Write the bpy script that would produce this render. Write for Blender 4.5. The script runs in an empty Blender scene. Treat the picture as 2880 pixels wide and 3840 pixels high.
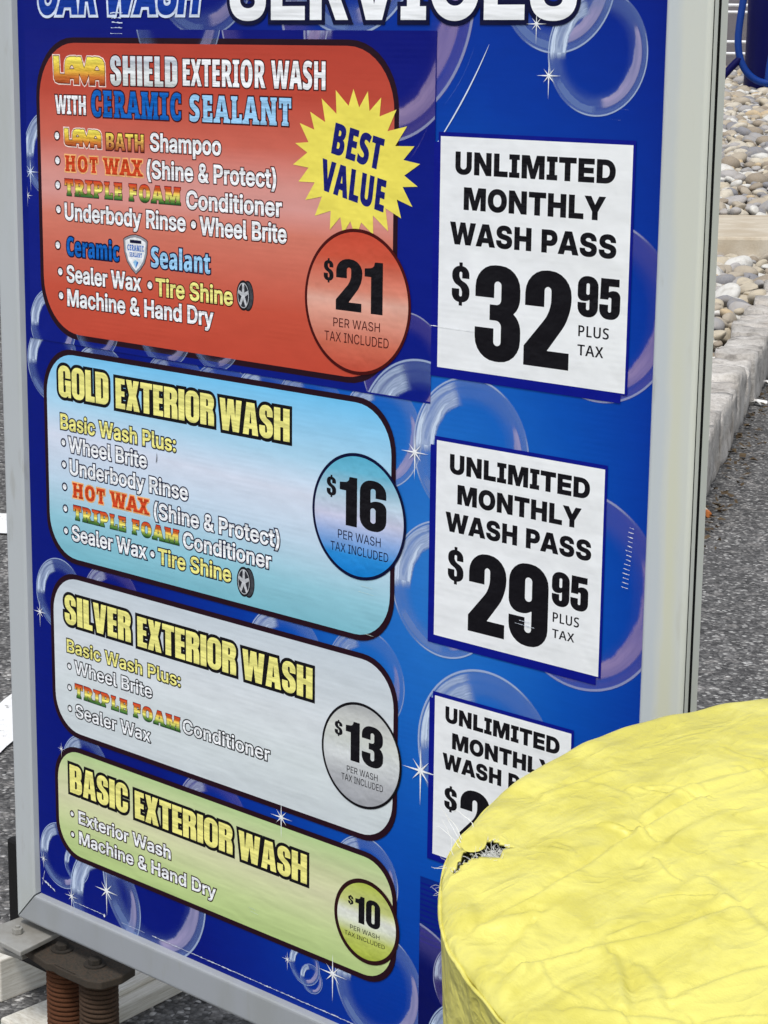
import bpy, bmesh, math, random
import numpy as np
from mathutils import Vector, Matrix, noise
from mathutils.geometry import delaunay_2d_cdt

random.seed(7)
rng = np.random.default_rng(11)
scene = bpy.context.scene
COL = scene.collection
H = 0.600            # height of the sign's reference line above the asphalt

# ---------------------------------------------------------------- camera
cam = bpy.data.cameras.new('camera')
cam.sensor_fit = 'VERTICAL'
cam.sensor_height = 36.0
cam.lens = 36.0 * 7838.3 / 3840.0
cam.clip_start, cam.clip_end = 0.05, 500
camo = bpy.data.objects.new('camera', cam)
COL.objects.link(camo)
MR = ((0.73416147, -0.01074495, 0.67888989), (0.15513811, 0.97607929, -0.15231999), (-0.66101369, 0.21714917, 0.71826676))
right = Vector((MR[0][0], MR[0][2], -MR[0][1]))
down = Vector((MR[1][0], MR[1][2], -MR[1][1]))
fwd = Vector((MR[2][0], MR[2][2], -MR[2][1]))
camo.matrix_world = Matrix(((right.x, -down.x, -fwd.x, 1.05762), (right.y, -down.y, -fwd.y, -1.14923),
                            (right.z, -down.z, -fwd.z, 0.34744 + H), (0, 0, 0, 1)))
scene.camera = camo

# ---------------------------------------------------------------- daylight
SUN_DIR = Vector((0.20, -0.44, 0.86)).normalized()     # from the scene towards the sun
elev = math.asin(SUN_DIR.z)
azim = math.atan2(SUN_DIR.x, SUN_DIR.y)
world = bpy.data.worlds.new('World')
scene.world = world
world.use_nodes = True
wn = world.node_tree
bg = wn.nodes['Background']
sky = wn.nodes.new('ShaderNodeTexSky')
sky.sky_type = 'NISHITA'
sky.sun_disc = False
sky.sun_elevation = elev
sky.sun_rotation = azim
sky.air_density, sky.dust_density, sky.ozone_density = 1.0, 1.5, 1.0
hs = wn.nodes.new('ShaderNodeHueSaturation')
hs.inputs['Saturation'].default_value = 0.35
wn.links.new(sky.outputs[0], hs.inputs['Color'])
wn.links.new(hs.outputs[0], bg.inputs['Color'])
bg.inputs['Strength'].default_value = 0.15
sl = bpy.data.lights.new('sun', 'SUN')
sl.energy = 1.9
sl.angle = math.radians(14)
sl.color = (1.0, 0.98, 0.945)
so = bpy.data.objects.new('sun', sl)
so.rotation_euler = SUN_DIR.to_track_quat('Z', 'Y').to_euler()
so.location = (0, 0, 6)
COL.objects.link(so)
vs = scene.view_settings
vs.view_transform = 'Standard'
vs.look = 'None'
vs.exposure = 0.20
vs.gamma = 1.0

# ---------------------------------------------------------------- helpers
def lin(c):
    return tuple((v / 255 / 12.92 if v <= 10 else ((v / 255 + 0.055) / 1.055) ** 2.4) for v in c)

class NT:
    """tiny wrapper to write node trees shortly"""
    def __init__(s, name):
        s.m = bpy.data.materials.new(name)
        s.m.use_nodes = True
        s.t = s.m.node_tree
        s.b = s.t.nodes['Principled BSDF']
    def n(s, typ, **kw):
        nd = s.t.nodes.new('ShaderNode' + typ)
        for k, v in kw.items():
            setattr(nd, k, v)
        return nd
    def set(s, nd, key, v):
        if isinstance(v, bpy.types.NodeSocket):
            s.t.links.new(v, nd.inputs[key])
        else:
            nd.inputs[key].default_value = v
    def math(s, op, a, b=0.0, c=None, clamp=False):
        nd = s.n('Math', operation=op, use_clamp=clamp)
        s.set(nd, 0, a); s.set(nd, 1, b)
        if c is not None: s.set(nd, 2, c)
        return nd.outputs[0]
    def ss(s, x, a, b):                      # smooth step from a to b
        nd = s.n('MapRange', interpolation_type='SMOOTHSTEP')
        s.set(nd, 0, x); s.set(nd, 1, a); s.set(nd, 2, b)
        return nd.outputs[0]
    def mix(s, f, a, b, mode='MIX'):
        nd = s.n('MixRGB', blend_type=mode)
        s.set(nd, 0, f); s.set(nd, 1, a if isinstance(a, bpy.types.NodeSocket) else (*a, 1)); s.set(nd, 2, b if isinstance(b, bpy.types.NodeSocket) else (*b, 1))
        return nd.outputs[0]
    def ramp(s, f, stops, interp='LINEAR'):
        nd = s.n('ValToRGB')
        nd.color_ramp.interpolation = interp
        els = nd.color_ramp.elements
        while len(els) < len(stops): els.new(0.5)
        for e, (p, c) in zip(els, stops):
            e.position = p; e.color = (*c, 1)
        s.set(nd, 0, f)
        return nd.outputs[0]
    def noise(s, scale, detail=4, rough=0.55, vec=None, dist=0.0):
        nd = s.n('TexNoise')
        s.set(nd, 'Scale', scale); s.set(nd, 'Detail', detail); s.set(nd, 'Roughness', rough); s.set(nd, 'Distortion', dist)
        if vec is not None: s.set(nd, 'Vector', vec)
        return nd.outputs[0]
    def pos(s):
        return s.n('NewGeometry').outputs['Position']
    def xyz(s, v):
        nd = s.n('SeparateXYZ'); s.set(nd, 0, v); return nd.outputs
    def scaled(s, v, sc):
        nd = s.n('Mapping'); s.set(nd, 0, v); nd.inputs['Scale'].default_value = sc; return nd.outputs[0]
    def bump(s, h, strength, dist, prev=None):
        nd = s.n('Bump'); s.set(nd, 'Height', h); s.set(nd, 'Strength', strength); s.set(nd, 'Distance', dist)
        if prev is not None: s.set(nd, 'Normal', prev)
        return nd.outputs[0]
    def out(s, color=None, rough=None, spec=None, normal=None, metal=None, alpha=None):
        for k, v in (('Base Color', color), ('Roughness', rough), ('Specular IOR Level', spec), ('Normal', normal), ('Metallic', metal), ('Alpha', alpha)):
            if v is None: continue
            if k == 'Base Color' and not isinstance(v, bpy.types.NodeSocket): v = (*v, 1)
            s.set(s.b, k, v)
        return s.m

def tag(o, label=None, cat=None, group=None, kind=None):
    if label: o['label'] = label
    if cat: o['category'] = cat
    if group: o['group'] = group
    if kind: o['kind'] = kind
    return o

def empty(name, loc=(0, 0, 0), rz=0.0):
    o = bpy.data.objects.new(name, None)
    o.empty_display_size = 0.05
    o.location = loc; o.rotation_euler = (0, 0, rz)
    COL.objects.link(o)
    return o

def obj(name, verts, faces, mats, parent=None, mat_idx=None, uv=None, smooth=False):
    me = bpy.data.meshes.new(name)
    me.from_pydata([tuple(v) for v in verts], [], [tuple(f) for f in faces])
    for m in (mats if isinstance(mats, (list, tuple)) else [mats]): me.materials.append(m)
    if mat_idx is not None: me.polygons.foreach_set('material_index', np.asarray(mat_idx, np.int32))
    if uv is not None:
        lay = me.uv_layers.new(name='UVMap')
        li = np.empty(len(me.loops), np.int32); me.loops.foreach_get('vertex_index', li)
        lay.data.foreach_set('uv', np.asarray(uv, np.float32)[li].ravel())
    if smooth: me.polygons.foreach_set('use_smooth', np.ones(len(me.polygons), bool))
    me.update()
    o = bpy.data.objects.new(name, me)
    COL.objects.link(o)
    if parent is not None: o.parent = parent
    return o

class MB:
    """collects shapes into one mesh"""
    def __init__(s): s.v = []; s.f = []; s.mi = []; s.sm = False
    def add(s, verts, faces, mi=0):
        o = len(s.v); s.v += [tuple(p) for p in verts]; s.f += [tuple(i + o for i in f) for f in faces]; s.mi += [mi] * len(faces)
    def box(s, x0, x1, y0, y1, z0, z1, mi=0, ch=0.0):
        bm = bmesh.new()
        bmesh.ops.create_cube(bm, size=1.0)
        for v in bm.verts:
            v.co = ((x0 + x1) / 2 + v.co.x * (x1 - x0), (y0 + y1) / 2 + v.co.y * (y1 - y0), (z0 + z1) / 2 + v.co.z * (z1 - z0))
        if ch: bmesh.ops.bevel(bm, geom=bm.edges[:], offset=ch, segments=2, profile=0.5, affect='EDGES')
        bm.verts.index_update()
        s.add([v.co for v in bm.verts], [[v.index for v in f.verts] for f in bm.faces], mi); bm.free()
    def prism(s, poly, z0, z1, mi=0, ch=0.0):
        bm = bmesh.new()
        vs_ = [bm.verts.new((x, y, z0)) for x, y in poly]
        f = bm.faces.new(vs_)
        r = bmesh.ops.extrude_face_region(bm, geom=[f])
        bmesh.ops.translate(bm, vec=(0, 0, z1 - z0), verts=[e for e in r['geom'] if isinstance(e, bmesh.types.BMVert)])
        bmesh.ops.recalc_face_normals(bm, faces=bm.faces[:])
        if ch: bmesh.ops.bevel(bm, geom=bm.edges[:], offset=ch, segments=2, profile=0.5, affect='EDGES')
        bm.verts.index_update()
        s.add([v.co for v in bm.verts], [[v.index for v in f.verts] for f in bm.faces], mi); bm.free()
    def tube(s, pts, r, n=8, mi=0, cap=True):
        pts = [Vector(p) for p in pts]; m = len(pts)
        rr = r if hasattr(r, '__len__') else [r] * m
        up = Vector((0, 0, 1)); V = []; F = []
        t0 = (pts[1] - pts[0]).normalized()
        a = t0.cross(up if abs(t0.z) < 0.95 else Vector((1, 0, 0))).normalized()
        for i, p in enumerate(pts):
            t = (pts[min(i + 1, m - 1)] - pts[max(i - 1, 0)]).normalized()
            a = (a - t * a.dot(t)).normalized(); b = t.cross(a)
            for k in range(n):
                q = 2 * math.pi * k / n
                V.append(p + (a * math.cos(q) + b * math.sin(q)) * rr[i])
        for i in range(m - 1):
            for k in range(n):
                F.append((i * n + k, i * n + (k + 1) % n, (i + 1) * n + (k + 1) % n, (i + 1) * n + k))
        if cap: F += [tuple(range(n))[::-1], tuple((m - 1) * n + k for k in range(n))]
        s.add(V, F, mi)
    def build(s, name, mats, parent=None, smooth=False):
        return obj(name, s.v, s.f, mats, parent, s.mi, smooth=smooth)

# ---------------------------------------------------------------- planar artwork (millimetres on the sign's face)
def parse_font(d):
    G = {}
    for ch, t in d.items():
        p = t.split('|'); cs = []
        for c in p[1:]:
            if not c: continue
            pts = [((0 if q[0] == '~' else 1),) + tuple(map(float, q.lstrip('~').split(','))) for q in c.split(' ')]
            n = len(pts); out = []
            full = []
            for i in range(n):                                     # insert implied on-curve points
                a, b = pts[i], pts[(i + 1) % n]
                full.append(a)
                if not a[0] and not b[0]: full.append((1, (a[1] + b[1]) / 2, (a[2] + b[2]) / 2))
            k = next(i for i, q in enumerate(full) if q[0])
            full = full[k:] + full[:k]; n = len(full); i = 0
            while i < n:
                a, b = full[i], full[(i + 1) % n]
                out.append((a[1], a[2]))
                if not b[0]:
                    c2 = full[(i + 2) % n]
                    for tt in (0.25, 0.5, 0.75):
                        out.append(tuple((1 - tt) ** 2 * a[j] + 2 * tt * (1 - tt) * b[j] + tt * tt * c2[j] for j in (1, 2)))
                    i += 2
                else: i += 1
            cs.append(np.array(out))
        big = max(cs, key=lambda c: abs(area(c))) if cs else None
        if big is not None and area(big) < 0: cs = [c[::-1] for c in cs]
        G[ch] = (float(p[0]), cs)
    return G

def area(c):
    x, y = c[:, 0], c[:, 1]
    return 0.5 * float(np.sum(x * np.roll(y, -1) - np.roll(x, -1) * y))

def rpoly(pts, ccw=True, seg=6):
    """polygon whose corners (x, y, r) are rounded with tangent length r"""
    n = len(pts); out = []
    P = [np.array(p[:2], float) for p in pts]
    for i in range(n):
        r = pts[i][2] if len(pts[i]) > 2 else 0
        if not r: out.append(P[i]); continue
        a, b = P[i - 1] - P[i], P[(i + 1) % n] - P[i]
        la, lb = np.linalg.norm(a), np.linalg.norm(b)
        ra, rb = min(r, la * 0.98), min(r, lb * 0.98)
        p0, p3 = P[i] + a / la * ra, P[i] + b / lb * rb
        p1, p2 = p0 + (P[i] - p0) * 0.56, p3 + (P[i] - p3) * 0.56
        for k in range(seg + 1):
            t = k / seg
            out.append((1 - t) ** 3 * p0 + 3 * t * (1 - t) ** 2 * p1 + 3 * t * t * (1 - t) * p2 + t ** 3 * p3)
    c = np.array(out)
    if (area(c) > 0) != ccw: c = c[::-1]
    return c

def rect(x0, y0, x1, y1): return np.array([(x0, y0), (x1, y0), (x1, y1), (x0, y1)], float)
def ell(cx, cy, rx, ry, n=64, ccw=True):
    t = np.linspace(0, 2 * np.pi, n, endpoint=False)
    c = np.stack([cx + rx * np.cos(t), cy + ry * np.sin(t)], 1)
    return c if ccw else c[::-1]
def rrect(x0, y0, x1, y1, r): return rpoly([(x0, y0, r), (x1, y0, r), (x1, y1, r), (x0, y1, r)], seg=10)

def offset(c, d, lim=2.2):
    e = np.roll(c, -1, 0) - c
    L = np.linalg.norm(e, axis=1); keep = L > 1e-6
    c = c[keep]; e = np.roll(c, -1, 0) - c; L = np.linalg.norm(e, axis=1); e = e / L[:, None]
    nrm = np.stack([e[:, 1], -e[:, 0]], 1); out = []
    for i in range(len(c)):
        n0, n1 = nrm[i - 1], nrm[i]
        dot = 1 + float(n0 @ n1)
        if dot > 2.0 / (lim * lim):
            out.append(c[i] + d * (n0 + n1) / dot)
        else:
            out.append(c[i] + d * n0 + d * e[i - 1] * 0.7); out.append(c[i] + d * n1 - d * e[i] * 0.7)
    return np.array(out)

def fill(contours):
    """union (winding > 0) of closed contours -> verts, triangles"""
    V = []; E = []
    for c in contours:
        k = len(V); n = len(c)
        V += [Vector((float(p[0]), float(p[1]))) for p in c]
        E += [(k + i, k + (i + 1) % n) for i in range(n)]
    vo, eo, fo, *_ = delaunay_2d_cdt(V, E, [], 0, 1e-5)
    vo = np.array([(p.x, p.y) for p in vo]); fo = np.array(fo)
    if len(fo) == 0: return vo, []
    ct = vo[fo].mean(1)
    A = np.concatenate([c for c in contours]); B = np.concatenate([np.roll(c, -1, 0) for c in contours])
    w = np.zeros(len(ct), int)
    for s in range(0, len(ct), 400):
        q = ct[s:s + 400]
        ay, by = A[None, :, 1], B[None, :, 1]; qy = q[:, None, 1]
        cr = (B[None, :, 0] - A[None, :, 0]) * (qy - ay) - (q[:, None, 0] - A[None, :, 0]) * (by - ay)
        w[s:s + 400] = ((ay <= qy) & (by > qy) & (cr > 0)).sum(1) - ((ay > qy) & (by <= qy) & (cr < 0)).sum(1)
    return vo, fo[w > 0]

class Art:
    """layers of flat print on the sign face; x, y in mm, layer in mm towards the viewer"""
    def __init__(s): s.v = []; s.f = []; s.mi = []; s.uv = []; s.mats = []
    def put(s, contours, mat, layer, uv=None):
        if not contours: return
        v, f = fill(contours)
        if len(f) == 0: return
        if mat not in s.mats: s.mats.append(mat)
        o = len(s.v); m = s.mats.index(mat)
        lo, hi = v.min(0), v.max(0)
        if uv is not None: lo, hi = np.array(uv[0]), np.array(uv[1])
        s.v += [(p[0] / 1000, -layer / 1000, H + p[1] / 1000) for p in v]
        s.uv += [tuple((p - lo) / (hi - lo + 1e-9)) for p in v]
        s.f += [tuple(int(i) + o for i in t) for t in f]
        s.mi += [m] * len(f)
    def build(s, name, parent):
        return obj(name, s.v, s.f, s.mats, parent, s.mi, s.uv)

FONTS = {
 'body': {
  ' ': '369|',
  '&': '892|382,-14 ~282,-14 ~135,59 ~56,185 56,264 ~56,323 ~102,413 ~191,494 253,539 427,660 ~448,675 ~484,712 ~506,755 506,781 ~506,821 ~449,877 400,877 ~367,877 ~316,850 ~288,801 288,769 ~288,736 ~319,673 ~377,600 418,551 885,0 705,0 318,448 ~266,510 ~185,612 ~139,712 139,770 ~139,840 ~204,949 ~320,1011 398,1011 ~475,1011 ~587,951 ~649,849 649,786 ~649,741 ~617,662 ~557,592 516,562 314,414 ~264,377 ~217,309 217,267 ~217,224 ~260,158 ~336,120 384,120 ~441,120 ~547,171 ~632,263 ~683,389 683,463 826,463 ~826,376 ~787,242 ~723,146 686,114 648,83 ~597,35 ~454,-14',
  '(': '537|151,404 ~151,516 ~195,757 ~271,978 320,1058 474,1058 ~426,956 ~354,730 ~316,506 316,404 ~316,313 ~350,131 ~419,-71 474,-191 320,-191 ~237,-51 ~151,252',
  ')': '537|63,-191 ~119,-70 ~188,133 ~221,315 221,404 ~221,506 ~183,730 ~112,956 63,1058 217,1058 ~266,978 ~342,757 ~385,516 385,404 ~385,251 ~299,-52 217,-191',
  ':': '369|187,-11 ~144,-11 ~84,48 84,91 ~84,134 ~144,194 187,194 ~230,194 ~289,134 289,91 ~289,48 ~230,-11|187,500 ~144,500 ~84,560 84,603 ~84,646 ~144,705 187,705 ~230,705 ~289,646 289,603 ~289,560 ~230,500',
  'B': '897|98,0 98,1000 477,1000 ~584,1000 ~727,932 ~800,815 800,739 ~800,679 ~755,593 ~678,538 628,525 628,518 ~683,514 ~779,455 ~839,349 839,275 ~839,195 ~763,71 ~611,0 495,0|266,141 474,141 ~574,141 ~669,219 669,283 ~669,330 ~624,403 ~539,445 480,445 266,445|266,572 462,572 ~512,572 ~590,608 ~633,674 633,720 ~633,782 ~547,860 465,860 266,860',
  'C': '1006|524,-14 ~391,-14 ~184,110 ~65,341 65,499 ~65,659 ~184,890 ~392,1014 524,1014 ~606,1014 ~748,967 ~860,877 ~933,749 945,668 776,668 ~766,715 ~721,787 ~656,837 ~573,863 526,863 ~439,863 ~307,776 ~233,614 233,499 ~233,385 ~307,222 ~439,137 526,137 ~573,137 ~655,163 ~721,213 ~766,285 776,332 945,332 ~934,257 ~864,130 ~753,37 ~610,-14',
  'D': '980|431,0 181,0 181,145 422,145 ~532,145 ~677,227 ~749,386 749,501 ~749,616 ~677,773 ~535,855 429,855 176,855 176,1000 439,1000 ~588,1000 ~801,880 ~915,656 915,501 ~915,345 ~801,121 ~584,0|266,1000 266,0 98,0 98,1000',
  'E': '826|98,0 98,1000 755,1000 755,856 266,856 266,577 719,577 719,435 266,435 266,144 757,144 757,0',
  'H': '1010|98,0 98,1000 266,1000 266,583 743,583 743,1000 911,1000 911,0 743,0 743,439 266,439 266,0',
  'M': '1243|98,0 98,1000 346,1000 549,457 ~558,430 ~583,347 ~610,252 ~633,163 641,130 605,130 ~613,162 ~636,251 ~663,346 ~688,430 697,457 897,1000 1145,1000 1145,0 978,0 978,520 ~978,552 ~980,640 ~982,738 ~985,838 985,884 1000,884 ~986,833 ~954,727 ~924,629 ~897,548 887,520 692,0 551,0 354,520 ~344,547 ~318,628 ~287,726 ~254,832 238,884 256,884 ~257,841 ~259,741 ~262,642 ~263,553 263,520 263,0',
  'P': '875|98,0 98,1000 469,1000 ~583,1000 ~739,917 ~821,771 821,675 ~821,580 ~738,434 ~580,351 467,351 207,351 207,492 452,492 ~519,492 ~608,539 ~652,621 652,675 ~652,730 ~608,812 ~519,858 451,858 266,858 266,0',
  'R': '890|98,0 98,1000 473,1000 ~586,1000 ~742,921 ~824,778 824,683 ~824,588 ~740,447 ~581,371 467,371 196,371 196,511 455,511 ~522,511 ~611,552 ~655,629 655,683 ~655,737 ~610,815 ~522,858 454,858 266,858 266,0|666,0 426,452 610,452 854,0',
  'S': '885|447,-16 ~330,-16 ~159,59 ~64,201 61,300 227,300 ~230,244 ~288,167 ~385,128 447,128 ~509,128 ~603,166 ~657,234 657,279 ~657,319 ~613,372 ~530,409 471,424 359,452 ~226,486 ~86,617 86,721 ~86,809 ~179,941 ~343,1014 448,1014 ~554,1014 ~714,940 ~804,807 807,720 644,720 ~638,791 ~530,871 445,871 ~388,871 ~302,834 ~254,771 254,730 ~254,690 ~303,636 ~384,601 433,589 530,564 ~591,550 ~697,504 ~778,437 ~824,344 824,281 ~824,193 ~734,59 ~565,-16',
  'T': '888|49,856 49,1000 839,1000 839,856 529,856 529,0 360,0 360,856',
  'U': '998|499,-15 ~378,-15 ~197,77 ~97,240 97,345 97,1000 264,1000 264,359 ~264,294 ~322,193 ~427,135 499,135 ~572,135 ~677,193 ~734,294 734,359 734,1000 901,1000 901,345 ~901,239 ~801,77 ~621,-15',
  'W': '1375|296,0 26,1000 204,1000 340,449 ~354,393 ~377,275 ~400,155 410,96 383,96 ~394,155 ~417,275 ~442,393 456,449 597,1000 777,1000 918,449 ~932,393 ~957,275 ~981,155 992,96 963,96 ~974,155 ~996,275 ~1021,393 1034,449 1170,1000 1349,1000 1078,0 886,0 733,576 ~714,647 ~684,810 667,903 707,903 ~689,812 ~661,652 642,576 489,0',
  'a': '770|301,-14 ~230,-14 ~117,36 ~51,135 51,208 ~51,271 ~99,352 ~180,400 ~281,425 336,431 ~402,438 ~482,449 ~519,472 519,498 519,502 ~519,539 ~488,591 ~427,620 383,620 ~339,620 ~273,592 ~232,546 225,519 72,542 ~89,609 ~177,701 ~306,747 384,747 ~439,747 ~545,721 ~630,661 ~680,565 680,495 680,0 524,0 524,102 518,102 ~502,72 ~446,18 ~361,-14|340,109 ~397,109 ~477,153 ~520,225 520,268 520,355 ~512,349 ~473,337 ~423,328 ~372,320 351,318 ~312,312 ~247,288 ~209,244 209,208 ~209,176 ~243,132 ~301,109',
  'b': '837|471,-14 ~412,-14 ~328,25 ~272,84 256,115 248,115 248,0 89,0 89,1000 251,1000 251,620 257,620 ~273,650 ~327,709 ~411,747 472,747 ~561,747 ~701,657 ~781,486 781,367 ~781,249 ~702,78 ~562,-14|432,121 ~491,121 ~573,184 ~616,295 616,368 ~616,441 ~573,551 ~491,612 432,612 ~373,612 ~290,551 ~246,442 246,368 ~246,294 ~290,183 ~374,121',
  'c': '779|407,-16 ~301,-16 ~143,80 ~56,252 56,365 ~56,480 ~143,652 ~301,748 407,748 ~469,748 ~576,714 ~660,651 ~715,562 725,507 571,484 ~564,513 ~537,561 ~495,595 ~441,614 408,614 ~346,614 ~263,549 ~220,437 220,366 ~220,295 ~263,183 ~346,119 408,119 ~441,119 ~496,138 ~537,173 ~565,222 572,253 727,230 ~717,174 ~662,84 ~577,19 ~469,-16',
  'd': '837|365,-14 ~275,-14 ~135,78 ~56,249 56,367 ~56,486 ~136,657 ~276,747 365,747 ~426,747 ~509,709 ~564,650 580,620 586,620 586,1000 748,1000 748,0 589,0 589,115 581,115 ~565,84 ~509,25 ~425,-14|405,121 ~463,121 ~547,183 ~591,294 591,368 ~591,442 ~547,551 ~464,612 405,612 ~346,612 ~264,551 ~221,441 221,368 ~221,295 ~264,184 ~347,121',
  'e': '792|411,-16 ~301,-16 ~141,80 ~56,251 56,365 ~56,478 ~142,651 ~297,748 400,748 ~471,748 ~593,701 ~687,607 ~739,467 739,373 739,323 132,323 132,437 657,437 583,403 ~583,467 ~541,564 ~460,618 402,618 ~344,618 ~260,564 ~216,471 216,412 216,336 ~216,266 ~264,167 ~353,114 413,114 ~454,114 ~520,138 ~566,184 578,217 728,195 ~712,132 ~624,37 ~493,-16',
  'h': '817|251,429 251,0 89,0 89,1000 250,1000 250,554 226,554 ~258,651 ~382,747 472,747 ~548,747 ~664,683 ~728,557 728,465 728,0 566,0 566,442 ~566,521 ~486,607 416,607 ~368,607 ~294,567 ~251,488',
  'i': '340|89,0 89,736 251,736 251,0|170,847 ~130,847 ~73,901 73,939 ~73,978 ~130,1032 170,1032 ~211,1032 ~268,978 268,939 ~268,901 ~211,847',
  'l': '384|290,-3 ~186,-3 ~89,87 89,180 89,1000 251,1000 251,204 ~251,163 ~277,129 312,129 ~326,129 ~344,130 351,132 370,6 ~355,3 ~313,-3',
  'm': '1216|89,0 89,736 243,736 247,567 235,567 ~252,629 ~320,710 ~409,749 459,749 ~540,749 ~646,650 664,562 643,562 ~658,622 ~730,706 ~831,749 889,749 ~956,749 ~1064,691 ~1127,577 1127,493 1127,0 965,0 965,472 ~965,544 ~885,610 830,610 ~786,610 ~722,572 ~687,506 687,463 687,0 529,0 529,480 ~529,539 ~455,610 397,610 ~358,610 ~291,573 ~251,502 251,450 251,0',
  'n': '817|251,429 251,0 89,0 89,736 245,736 246,554 226,554 ~258,651 ~382,747 472,747 ~548,747 ~663,683 ~728,557 728,465 728,0 566,0 566,442 ~566,521 ~486,607 416,607 ~368,607 ~294,567 ~251,488',
  'o': '815|407,-16 ~301,-16 ~143,80 ~56,252 56,365 ~56,480 ~143,652 ~301,748 407,748 ~514,748 ~672,652 ~760,480 760,365 ~760,252 ~672,80 ~514,-16|407,119 ~469,119 ~553,184 ~596,295 596,366 ~596,437 ~553,549 ~469,614 407,614 ~346,614 ~263,549 ~220,437 220,366 ~220,295 ~263,184 ~346,119',
  'p': '837|89,-281 89,736 248,736 248,621 256,621 ~272,650 ~327,709 ~411,747 472,747 ~561,747 ~701,657 ~781,486 781,367 ~781,249 ~702,78 ~562,-14 471,-14 ~412,-14 ~328,25 ~274,84 257,114 251,114 251,-281|432,121 ~491,121 ~573,184 ~616,295 616,368 ~616,441 ~573,551 ~491,612 432,612 ~373,612 ~290,551 ~246,442 246,368 ~246,294 ~290,183 ~374,121',
  'r': '520|89,0 89,736 246,736 246,615 252,615 ~272,678 ~368,746 434,746 ~449,746 ~482,744 494,742 494,593 ~484,595 ~438,600 414,600 ~368,600 ~294,560 ~251,486 251,434 251,0',
  's': '728|365,-16 ~281,-16 ~149,34 ~66,132 56,202 210,222 ~222,166 ~301,110 366,110 ~432,110 ~509,164 509,203 ~509,237 ~458,280 408,291 283,318 ~179,341 ~75,444 75,525 ~75,592 ~149,692 ~280,748 367,748 ~450,748 ~573,697 ~647,605 658,542 510,523 ~501,565 ~431,624 369,624 ~311,624 ~237,573 237,533 ~237,499 ~289,456 343,444 468,417 ~574,394 ~675,295 675,217 ~675,147 ~596,43 ~456,-16',
  't': '475|434,736 434,607 13,607 13,736|126,920 288,920 288,204 ~288,163 ~322,127 364,127 ~377,127 ~417,130 430,132 448,4 ~424,-2 ~368,-7 341,-7 ~236,-7 ~126,93 126,188',
  'u': '817|345,-11 ~269,-11 ~154,54 ~89,180 89,271 89,736 251,736 251,294 ~251,216 ~331,129 402,129 ~449,129 ~523,170 ~566,249 566,308 566,736 728,736 728,0 572,0 571,183 591,183 ~558,85 ~434,-11',
  'x': '757|28,0 320,434 319,321 44,736 224,736 303,610 ~335,557 ~387,458 414,411 347,411 ~375,458 ~426,557 458,610 540,736 717,736 438,318 438,430 728,0 549,0 455,147 ~423,199 ~371,295 344,341 410,341 ~383,295 ~334,199 301,147 207,0',
  'y': '779|87,-273 113,-143 153,-146 ~187,-153 ~238,-141 ~275,-99 286,-59 304,-1 23,736 197,736 336,334 ~359,267 ~392,134 411,66 366,66 ~384,134 ~420,268 443,334 585,736 756,736 434,-106 ~412,-164 ~346,-244 ~256,-284 196,-284 ~163,-284 ~106,-277',
 },
 'thin': {
  ' ': '369|',
  'A': '939|27,0 390,1000 547,1000 912,0 770,0 564,585 ~543,646 ~491,812 453,939 483,939 ~446,811 ~393,643 373,585 169,0|216,274 216,390 724,390 724,274',
  'C': '1001|525,-14 ~393,-14 ~189,112 ~73,343 73,499 ~73,656 ~189,888 ~393,1014 525,1014 ~602,1014 ~739,969 ~848,881 ~920,758 934,680 799,680 ~788,731 ~738,810 ~665,864 ~575,891 525,891 ~431,891 ~287,798 ~204,623 204,499 ~204,377 ~287,201 ~432,109 525,109 ~575,109 ~664,136 ~738,190 ~788,269 799,320 934,320 ~921,243 ~849,120 ~741,32 ~603,-14',
  'D': '978|426,0 183,0 183,117 418,117 ~538,117 ~696,209 ~774,381 774,502 ~774,621 ~697,792 ~544,883 429,883 178,883 178,1000 438,1000 ~584,1000 ~793,880 ~905,657 905,502 ~905,346 ~792,121 ~578,0|244,1000 244,0 111,0 111,1000',
  'E': '818|111,0 111,1000 740,1000 740,883 244,883 244,565 705,565 705,449 244,449 244,117 744,117 744,0',
  'H': '1006|111,0 111,1000 244,1000 244,570 762,570 762,1000 895,1000 895,0 762,0 762,453 244,453 244,0',
  'I': '565|58,0 58,117 216,117 216,883 58,883 58,1000 507,1000 507,883 349,883 349,117 507,117 507,0',
  'L': '764|111,0 111,1000 244,1000 244,117 710,117 710,0',
  'N': '1017|111,0 111,1000 265,1000 665,370 ~680,346 ~725,270 ~776,176 800,125 784,116 ~779,167 ~774,271 ~773,361 773,390 773,1000 906,1000 906,0 751,0 395,561 ~372,596 ~322,681 ~257,795 212,873 234,884 ~237,808 ~242,683 ~245,589 245,562 245,0',
  'P': '867|111,0 111,1000 463,1000 ~576,1000 ~728,918 ~805,776 805,685 ~805,593 ~727,450 ~574,368 461,368 202,368 202,484 455,484 ~530,484 ~626,535 ~673,626 673,685 ~673,743 ~626,833 ~530,883 455,883 244,883 244,0',
  'R': '881|111,0 111,1000 467,1000 ~580,1000 ~732,922 ~809,783 809,691 ~809,600 ~730,462 ~577,386 464,386 186,386 186,503 460,503 ~534,503 ~630,548 ~677,633 677,691 ~677,750 ~630,836 ~534,884 459,884 244,884 244,0|686,0 445,450 594,450 839,0',
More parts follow.
